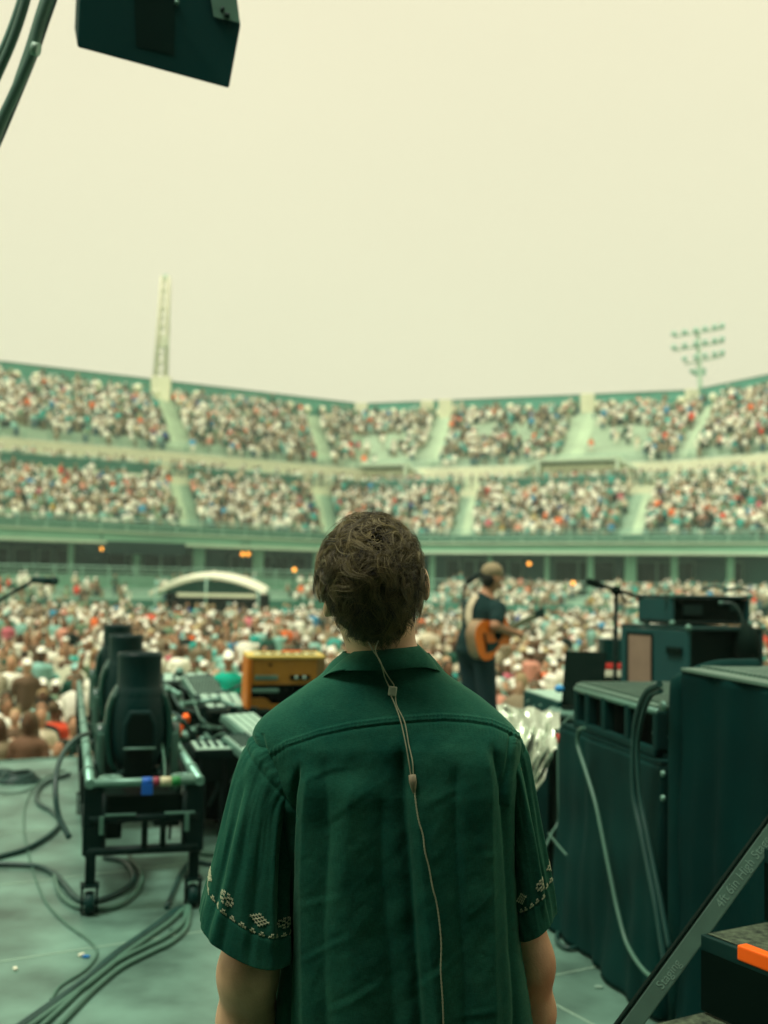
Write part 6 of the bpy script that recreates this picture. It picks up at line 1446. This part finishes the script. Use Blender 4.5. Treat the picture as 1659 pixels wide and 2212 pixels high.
# striped boxes behind the microphone stand
sbx = empty('striped_case', W(1330, 1490, 9) * [1, 1, 0], 'stacked case with red, white and orange stripes behind the microphone stand', 'case')
for z0, z1, m_ in ((1490, 1474, mat('striped_orange', RGB(230, 110, 10, .8), .5)), (1470, 1462, M['deep']), (1461, 1446, M['white']), (1444, 1431, mat('striped_red', RGB(226, 70, 60, .8), .5)), (1428, 1380, M['dark'])):
    a_, c_ = W(1332, z0, 9), W(1332, z1, 9); MB().box((a_ + c_) / 2, (.26, .2, abs(c_[2] - a_[2])), bev=.008).build('band', m_, sbx)
a_ = W(1332, 1491, 9); MB().box([a_[0], 9, (a_[2]) / 2], (.26, .2, a_[2]), bev=.01).build('lower_box', M['deep'], sbx)
# microphone stand on the right
mt = W(1331, 1276, 7.4); mst = empty('microphone_stand', [mt[0], mt[1], 0], 'black microphone stand with a level boom left of the amplifier head', 'microphone stand')
MB().tube([mt, W(1328, 1480, 7.4), [W(1328, 1480, 7.4)[0], 7.4, .1]], [.014, .014], 8, sm=False).build('pole', M['black'], mst)
MB().tube([W(1296, 1264, 7.3), W(1331, 1274, 7.4), W(1386, 1292, 7.5)], .012, 8, sm=False).build('boom', M['black'], mst); MB().lathe([(.0, .03), (.03, .026), (.032, -.02), (0, -.026)], W(1331, 1276, 7.36), (0, -1, 0), 14).build('clutch', M['deep'], mst)
b = MB(); b.tube([W(1300, 1266, 7.3), W(1272, 1257, 7.2)], [.018, .024], 10, sm=False); b.ell(W(1290, 1262, 7.28), (.024, .024, .024)); b.build('microphone', M['deep'], mst)
MB().tube([W(1340, 1279, 7.4), W(1352, 1300, 7.4), W(1368, 1300, 7.4)], .008, 6).build('handle', M['black'], mst)
for a_ in (0, 2.09, 4.19): MB().tube([[mt[0], 7.4, .12], [mt[0] + .3 * math.cos(a_), 7.4 + .3 * math.sin(a_), .015]], .01, 6, sm=False).build('leg', M['black'], mst)

# ---- stage steps, lower right
SU = np.array([.87, .49, 0]); SU /= np.linalg.norm(SU); SN = np.array([SU[1], -SU[0], 0])     # SN towards the camera
T1 = W(1517, 2004, 2.55); run, rise = .2, .17
stp = empty('stage_steps', [T1[0], T1[1], 0], 'black grit-topped stage steps with pale metal side rail at lower right', 'steps')
def sp(a, n_, z): return np.array([T1[0], T1[1], 0]) + SU * a + SN * n_ + ZX * (T1[2] + z)
RS = np.stack([SU, SN, ZX], 1); sl_ang = math.atan2(rise, run); sd2 = SU * math.cos(sl_ang) + ZX * math.sin(sl_ang); su2 = np.cross(SN, sd2); su2 = su2 if su2[2] > 0 else -su2
RR = np.stack([sd2, SN, su2], 1)
strm = mat('stringer_aluminium', RGB(104, 148, 122, .5), .42, metal=.25, var=.12, scale=14, bump=.04, bscale=30)
pn = su2 * .55 + SN * .83; pn /= np.linalg.norm(pn); pw = np.cross(pn, sd2); pw = pw if pw[2] > 0 else -pw; RPL = np.stack([sd2, np.cross(pw, sd2) if False else pn, pw], 1)
def stringer(off, nm='stringer'):
    e_ = MB().box(sp(0, off, -.036) + sd2 * .02 + su2 * .004, (2.3, .014, .040), RPL, bev=.003).build(nm, strm, stp); return e_
s1_ = stringer(-.025); s2_ = stringer(.95)

MB().box(sp(0, -.025, -.036) + sd2 * .02 + su2 * .004 + pw * .024 - pn * .006, (2.3, .03, .006), RPL, bev=.003).build('outer_edge', M['deep'], stp)
tpos = sp(0, -.025, -.036) + su2 * .004 + pn * .0072
tm = mat('embossed_text', RGB(126, 170, 142, .56), .5)
text('lettering', '4ft 6in High Stage', tpos + sd2 * .205 , np.stack([sd2, pw, pn], 1), .030, tm, s1_, ext=.0008)
text('lettering', 'Staging', tpos + sd2 * -.10 , np.stack([sd2, pw, pn], 1), .027, tm, s1_, ext=.0008)
text('lettering', '262', tpos + sd2 * -.46 , np.stack([sd2, pw, pn], 1), .028, tm, s1_, ext=.0008)
MB().ell(sp(0, -.0, .0) + sd2 * -.30 + su2 * -.012 + SN * .006, (.009, .006, .009)).build('bolt', M['tube'], s1_)
grit = mat('grit_tread', RGB(84, 108, 84, .36), .9, var=.45, scale=60, bump=.6, bscale=240, rgb2=RGB(120, 142, 106, .38))
for k in range(-4, 4):
    a0 = k * run; z = k * rise - .012
    td = empty('t', (0, 0, 0)); bpy.data.objects.remove(td)
    o = MB().box(sp(a0 + .125, .462, z - .012), (.245, .92, .022), RS, bev=.003).build('tread', grit, stp)
    MB().box(sp(a0 + .004, .462, z - .018), (.022, .92, .034), RS, bev=.003).build('nosing', M['dark'], o)
    if k <= 2: MB().box(sp(a0 + .20, .462, z + .07), (.012, .92, .13), RS).build('riser', M['deep'], stp)
    n0 = .10 if k != 2 else .3
    MB().box(sp(a0 + .004, n0 + .27, z - .008), (.028, .52, .032), RS, bev=.004).build('warning_tape', M['orange'], o)
MB().box(sp(-.06, .46, -.30) - su2 * .10, (2.2, .90, .02), RR).build('underside_board', M['deep'], stp)
for k in (-3, 2): MB().box(sp(k * run, -.03, 0) * [1, 1, 0] + [0, 0, (T1[2] + k * rise) / 2], (.05, .05, T1[2] + k * rise), RS).build('support_leg', M['grey'], stp)
o = MB().tube([sp(.33, .2, .0), sp(.35, .22, .03)], .008, 8, sm=False).build('hinge_pin', M['grey'], stp)

# ---- hanging box at the top left with its cables
hb = empty('hanging_speaker', W(330, 60, 3.6), 'dark loudspeaker box hanging at the top left against the sky', 'speaker')
f0, f1, f2, f3 = W(167, 102, 3.45), W(495, 191, 3.6), W(521, 56, 3.6), W(178, -80, 3.45)
back = ray(300, 40) * .5 + np.array([-.04, 0, .05])
topR = W(505, -60, 3.62); kR = W(520, 56, 3.62)
V = [f0, f1, kR, topR, W(180, -200, 3.45)]; n_ = len(V); V2 = [v + back for v in V]; F = [tuple(range(n_)), tuple(range(2 * n_ - 1, n_ - 1, -1))] + [(i, i + n_, (i + 1) % n_ + n_, (i + 1) % n_) for i in range(n_)]
o = MB().add(V + V2, F).build('cabinet', mat('speaker_paint', RGB(0, 66, 60, .6), .7, var=.12, scale=2, spec=.05), hb); q = o.modifiers.new('b', 'BEVEL'); q.width = .006; q.segments = 3
nf = np.cross(f1 - f0, V[4] - f0); nf /= np.linalg.norm(nf); nf = nf if nf @ (CAM - f0) > 0 else -nf
def onf(x, y, off): 
    return PL(x, y, f0 + nf * off, nf)
b = MB(); Vq = [onf(452, -30, .004), onf(505, -30, .004), onf(519, 50, .004), onf(462, 36, .004)]; Vb_ = [v - nf * .003 for v in Vq]; b.add(Vq + Vb_, [(0, 1, 2, 3), (4, 7, 6, 5), (0, 4, 5, 1), (1, 5, 6, 2), (2, 6, 7, 3), (3, 7, 4, 0)]); b.build('label_plate', M['grey'], hb)
for a_, c_ in (((478, 18), (484, 22)), ((486, 32), (496, 34)), ((378, 4), (386, 8))): MB().tube([onf(*a_, .006), onf(*c_, .006)], .008, 8, sm=False).build('label_mark', M['dark'] if a_[0] > 400 else M['grey'], hb)
MB().add([onf(288, -60, .002), onf(380, -60, .002), onf(376, 120, .002), onf(294, 100, .002)], [(0, 1, 2, 3)]).build('grille_panel', mat('speaker_grille', RGB(0, 48, 38, .45), .8, spec=.05), hb)
for k, (pts, r) in enumerate(((((-30, 360), (0, 270), (30, 205), (65, 125), (88, 45), (112, -20), (130, -60)), .016), (((-38, 372), (-4, 300), (34, 210), (74, 112), (98, 42), (122, -24), (140, -60)), .014), (((-30, 345), (4, 268), (36, 178), (64, 96), (84, 30), (104, -30)), .010),
                       (((-30, 215), (0, 150), (28, 85), (50, 20), (66, -40)), .014), (((-36, 190), (-4, 128), (20, 74), (42, 12), (56, -40)), .012))):
    o = MB().tube([W(x, y, 3.2 + .02 * k) for x, y in pts], r, 10, 8).build('hanging_cable', M['cableg'] if k in (0, 3) else M['grey'] if k in (2, 4) else M['cable'])
    tag(o, ['thickest cable of the right-hand bundle hanging at the top left', 'darkest cable of the right-hand bundle hanging at the top left', 'thin pale cable of the right-hand bundle hanging at the top left', 'thicker cable of the far left pair at the top left corner', 'pale cable of the far left pair at the top left corner'][k], 'cable', 'cables hanging at the top left')
o = MB().tube([W(70, 104, 3.17), W(84, 108, 3.17)], .02, 8, sm=False).build('cable_tie', M['pale']); tag(o, 'pale tie round the right-hand hanging cable bundle', 'cable tie')
for k, (x, y, c) in enumerate(((186, 2066, mat('blue_chip', RGB(20, 110, 170, .9), .5)), (176, 2062, M['white']), (33, 2092, M['white']), (1293, 2042 + 90, M['pale']), (1355, 2140 - 55, M['pale']))):
    o = MB().box(G(x, y, .006), (.03, .016, .01), Rz(k), bev=.003).build('tape_scrap', c); tag(o, ['blue tape scrap on the stage floor at lower left', 'white tape scrap beside the blue one at lower left', 'white speck of tape near the lower left edge', 'pale scrap on the floor right of the man\'s forearm', 'pale scrap on the floor near the foot of the black cloth'][k], 'tape scrap', 'scraps on the stage floor')

# ------------------------------------------------------------------ the guitarist
YG = 9.8
def m(px, py, dy=0.0): return W(px, py, YG + dy)
gt = empty('person', [m(1035, 1600)[0], YG, 0], 'guitarist in dark teal T-shirt and tan backwards cap playing an acoustic guitar', 'person')
sk_, te_, tr_, hr_, cp_ = 0, 1, 2, 3, 4
gsk = mat('guitarist_skin', RGB(186, 140, 104, .7), .6, var=.08); gte = mat('teal_tshirt', RGB(0, 58, 52, .5), .9, var=.15, bump=.2, bscale=40); gtr = mat('dark_jeans', RGB(0, 54, 54, .55), .9, var=.2); ghr = mat('dark_hair_short', RGB(30, 36, 24, .6), .8); gcp = mat('tan_cap', RGB(160, 148, 112, .62), .8)
P = []
hc_ = m(1063, 1247)
P += [ell(hc_ + [.0, .0, .0], (.082, .098, .118), sk_, .02), ell(hc_ + [.095, .02, -.02], (.022, .012, .016), sk_, .015), ell(hc_ + [.07, .03, -.075], (.03, .03, .025), sk_, .02), ell(hc_ + [.02, -.082, -.02], (.018, .012, .03), sk_, .006),
      ell(hc_ + [-.018, -.012, -.012], (.078, .09, .088), hr_, .01), cap(m(1056, 1272), m(1048, 1296), .055, .062, sk_, .03)]
P += [ell(hc_ + [.0, .0, .052], (.094, .108, .078), cp_, .008), ell(hc_ + [.055, .095, .03], (.06, .06, .012), cp_, .01)]
shl, shr = m(1014, 1312, .10), m(1076, 1316, -.10)
P += [cap(shl, shr, .062, .066, te_, .08), ell(m(1038, 1345), (.165, .125, .22), te_, .06), ell(m(1025, 1385), (.155, .125, .13), te_, .05), ell(m(1020, 1404, .0), (.15, .125, .07), te_, .04), cap(m(1046, 1296), m(1042, 1318), .07, .10, te_, .05)]
el_ = m(1070, 1352, -.20); wr_ = m(1114, 1368, -.02)
P += [cap(shr, m(1074, 1338, -.17), .066, .062, te_, .03), cap(m(1074, 1334, -.16), el_, .052, .045, sk_, .02), cap(el_, wr_, .046, .028, sk_, .02), ell(wr_ + [.03, .03, -.01], (.04, .034, .026), sk_, .02)]
for k in range(4): 
    a_ = wr_ + np.array([.05, .04 + .012 * k, .012 - .012 * k]); b1_ = a_ + [.022, .022, -.016]; P += [cap(a_, b1_, .010, .009, sk_, .006), cap(b1_, b1_ + [-.006, .014, -.02], .009, .007, sk_, .004)]
P += [cap(wr_ + [.02, .03, .02], wr_ + [.05, .05, .03], .011, .009, sk_, .006)]
# far arm along the guitar neck
el2 = m(1032, 1352, .30); wr2 = m(1062, 1322, .52)
P += [cap(shl, m(1018, 1340, .22), .062, .055, te_, .03), cap(m(1018, 1338, .22), el2, .05, .044, sk_, .02), cap(el2, wr2, .043, .028, sk_, .02), ell(wr2 + [.02, .03, .01], (.03, .04, .04), sk_, .02)]
for k in range(4): a_ = wr2 + np.array([.02, .03 + .016 * k, .04]); P += [cap(a_, a_ + [.03, 0, .01], .009, .008, sk_, .005), cap(a_ + [.03, 0, .01], a_ + [.035, 0, -.02], .008, .007, sk_, .004)]
for (hx_, kx, dx, dyy) in ((1012, 1022, 1018, .05), (1046, 1056, 1058, -.07)):
    hp = m(hx_, 1418, dyy); kn = m(kx, 1535, dyy - .02); an = m(dx, 1640, dyy); an[2] = .09
    P += [cap(hp, kn, .098, .072, tr_, .05), cap(kn, an, .07, .055, tr_, .03), ell([an[0] + .06, an[1], .045], (.13, .05, .045), hr_, .02)]
P += [ell(m(1028, 1412), (.15, .125, .10), tr_, .04)]
V, F, cl = sdf_body(P, .0085); gb = mesh_np('body', V, F, None, gt, True, mi=cl, mats=[gsk, gte, gtr, ghr, gcp])
MB().box(hc_ + [-.098, -.03, .03], (.012, .06, .03), bev=.004).build('cap_strap', ghr, gt)
b = MB(); st_pts = [m(1020, 1366, -.10), m(1012, 1340, -.10), m(1012, 1318, -.075), m(1018, 1300, -.05), m(1028, 1286, .0), m(1036, 1282, .08)]
Pp = catmull(st_pts, 8); V = []
for i, p in enumerate(Pp): V += [p + [-.028, -.035, 0], p + [.028, -.045, 0], p + [.028, -.037, .0], p + [-.028, -.027, 0]]
F = [(i * 4 + j, i * 4 + (j + 1) % 4, i * 4 + 4 + (j + 1) % 4, i * 4 + 4 + j) for i in range(len(Pp) - 1) for j in range(4)]
gu = empty('acoustic_guitar', m(1052, 1375, -.15), 'acoustic guitar with orange top hanging at the guitarist\'s right side', 'guitar')
MB().add(V, F).build('strap', mat('beige_strap', RGB(196, 188, 156, .8), .8), gu)
gn = np.array([.66, -.74, -.02]); gn /= np.linalg.norm(gn); ga = np.array([.70, .62, .30]); ga -= gn * (ga @ gn); ga /= np.linalg.norm(ga); gv = np.cross(gn, ga)   # gn: soundboard normal, ga: along the neck, gv: across
if gv[2] > 0: gv = -gv
gc = m(1064, 1376, -.16)
out_ = [(-.24, 0), (-.232, .09), (-.20, .15), (-.14, .19), (-.07, .195), (0, .165), (.06, .128), (.10, .12), (.15, .135), (.20, .14), (.235, .115), (.25, .05), (.25, 0)]
pol = catmull([(a, c, 0) for a, c in out_], 5)[:, :2] * .88; pol = np.vstack([pol, pol[1:-1][::-1] * [1, -1]])
b = MB(); th_ = .11; n_ = len(pol); V = [gc + ga * a + gv * c for a, c in pol] + [gc + ga * a + gv * c - gn * th_ for a, c in pol]
b.add(V, [(i, (i + 1) % n_, n_ + (i + 1) % n_, n_ + i) for i in range(n_)] + [tuple(range(2 * n_ - 1, n_ - 1, -1))]); b.build('sides_and_back', mat('guitar_side', RGB(150, 128, 96, .8), .3, var=.2, scale=10), gu)
b = MB(); V = [gc + gn * .001 + ga * a * 1.0 + gv * c for a, c in pol] + [gc + gn * .005 + ga * a + gv * c for a, c in pol]; b.add(V, [tuple(range(n_))[::-1], tuple(range(n_, 2 * n_))] + [(i, (i + 1) % n_, n_ + (i + 1) % n_, n_ + i) for i in range(n_)]); b.build('soundboard', mat('orange_spruce', RGB(226, 116, 8, .85), .35, var=.12, scale=9), gu)
MB().lathe([(.0, .0), (.05, 0), (.052, .001)], gc + gn * .0065 + ga * .07, gn, 24).build('sound_hole', M['deep'], gu)
MB().prism([(-.10, .02), (-.12, .10), (-.02, .12), (.05, .085), (.06, .05), (.0, .05)], gc + gn * .0065, ga, gv, gn * .002).build('pickguard', M['dark'], gu)
MB().box(gc + gn * .012 - ga * .10, (.02, .14, .01), np.stack([ga, gv, gn], 1), bev=.003).build('bridge', M['deep'], gu)
MB().box(gc + ga * .40 + gn * .0, (.34, .055, .022), np.stack([ga, gv, gn], 1), bev=.006).build('neck', mat('neck_wood', RGB(120, 130, 96, .7), .5), gu)
MB().box(gc + ga * .64 - gn * .01, (.15, .075, .016), np.stack([ga, gv, gn], 1), bev=.005).build('headstock', M['dark'], gu)
o = MB().tube([m(1008, 1258, .3), m(1022, 1250, .3), m(1034, 1240, .3)], [.026, .02], 8, sm=False).build('microphone', M['black']); tag(o, 'black microphone on its boom left of the guitarist\'s head', 'microphone')
MB().tube([m(1012, 1256, .3), m(1002, 1266, .3), [m(1000, 1266, .3)[0], YG + .3, .02]], .012, 8, sm=False).build('stand', M['black'], o)
# ------------------------------------------------------------------ summer haze between the stage and the far stands
hzm = bpy.data.materials.new('haze_air'); hzm.use_nodes = True; nh = hzm.node_tree; nh.nodes.clear()
oh = nh.nodes.new('ShaderNodeOutputMaterial'); pv = nh.nodes.new('ShaderNodeVolumePrincipled'); pv.inputs['Color'].default_value = (.74, .98, .84, 1); pv.inputs['Density'].default_value = .0009; pv.inputs['Anisotropy'].default_value = .3
nh.links.new(pv.outputs[0], oh.inputs['Volume'])
hzo = MB().box((0, 75, 21.5), (240, 210, 48.6)).build('haze', hzm); hzo['kind'] = 'stuff'
bpy.context.view_layer.update()
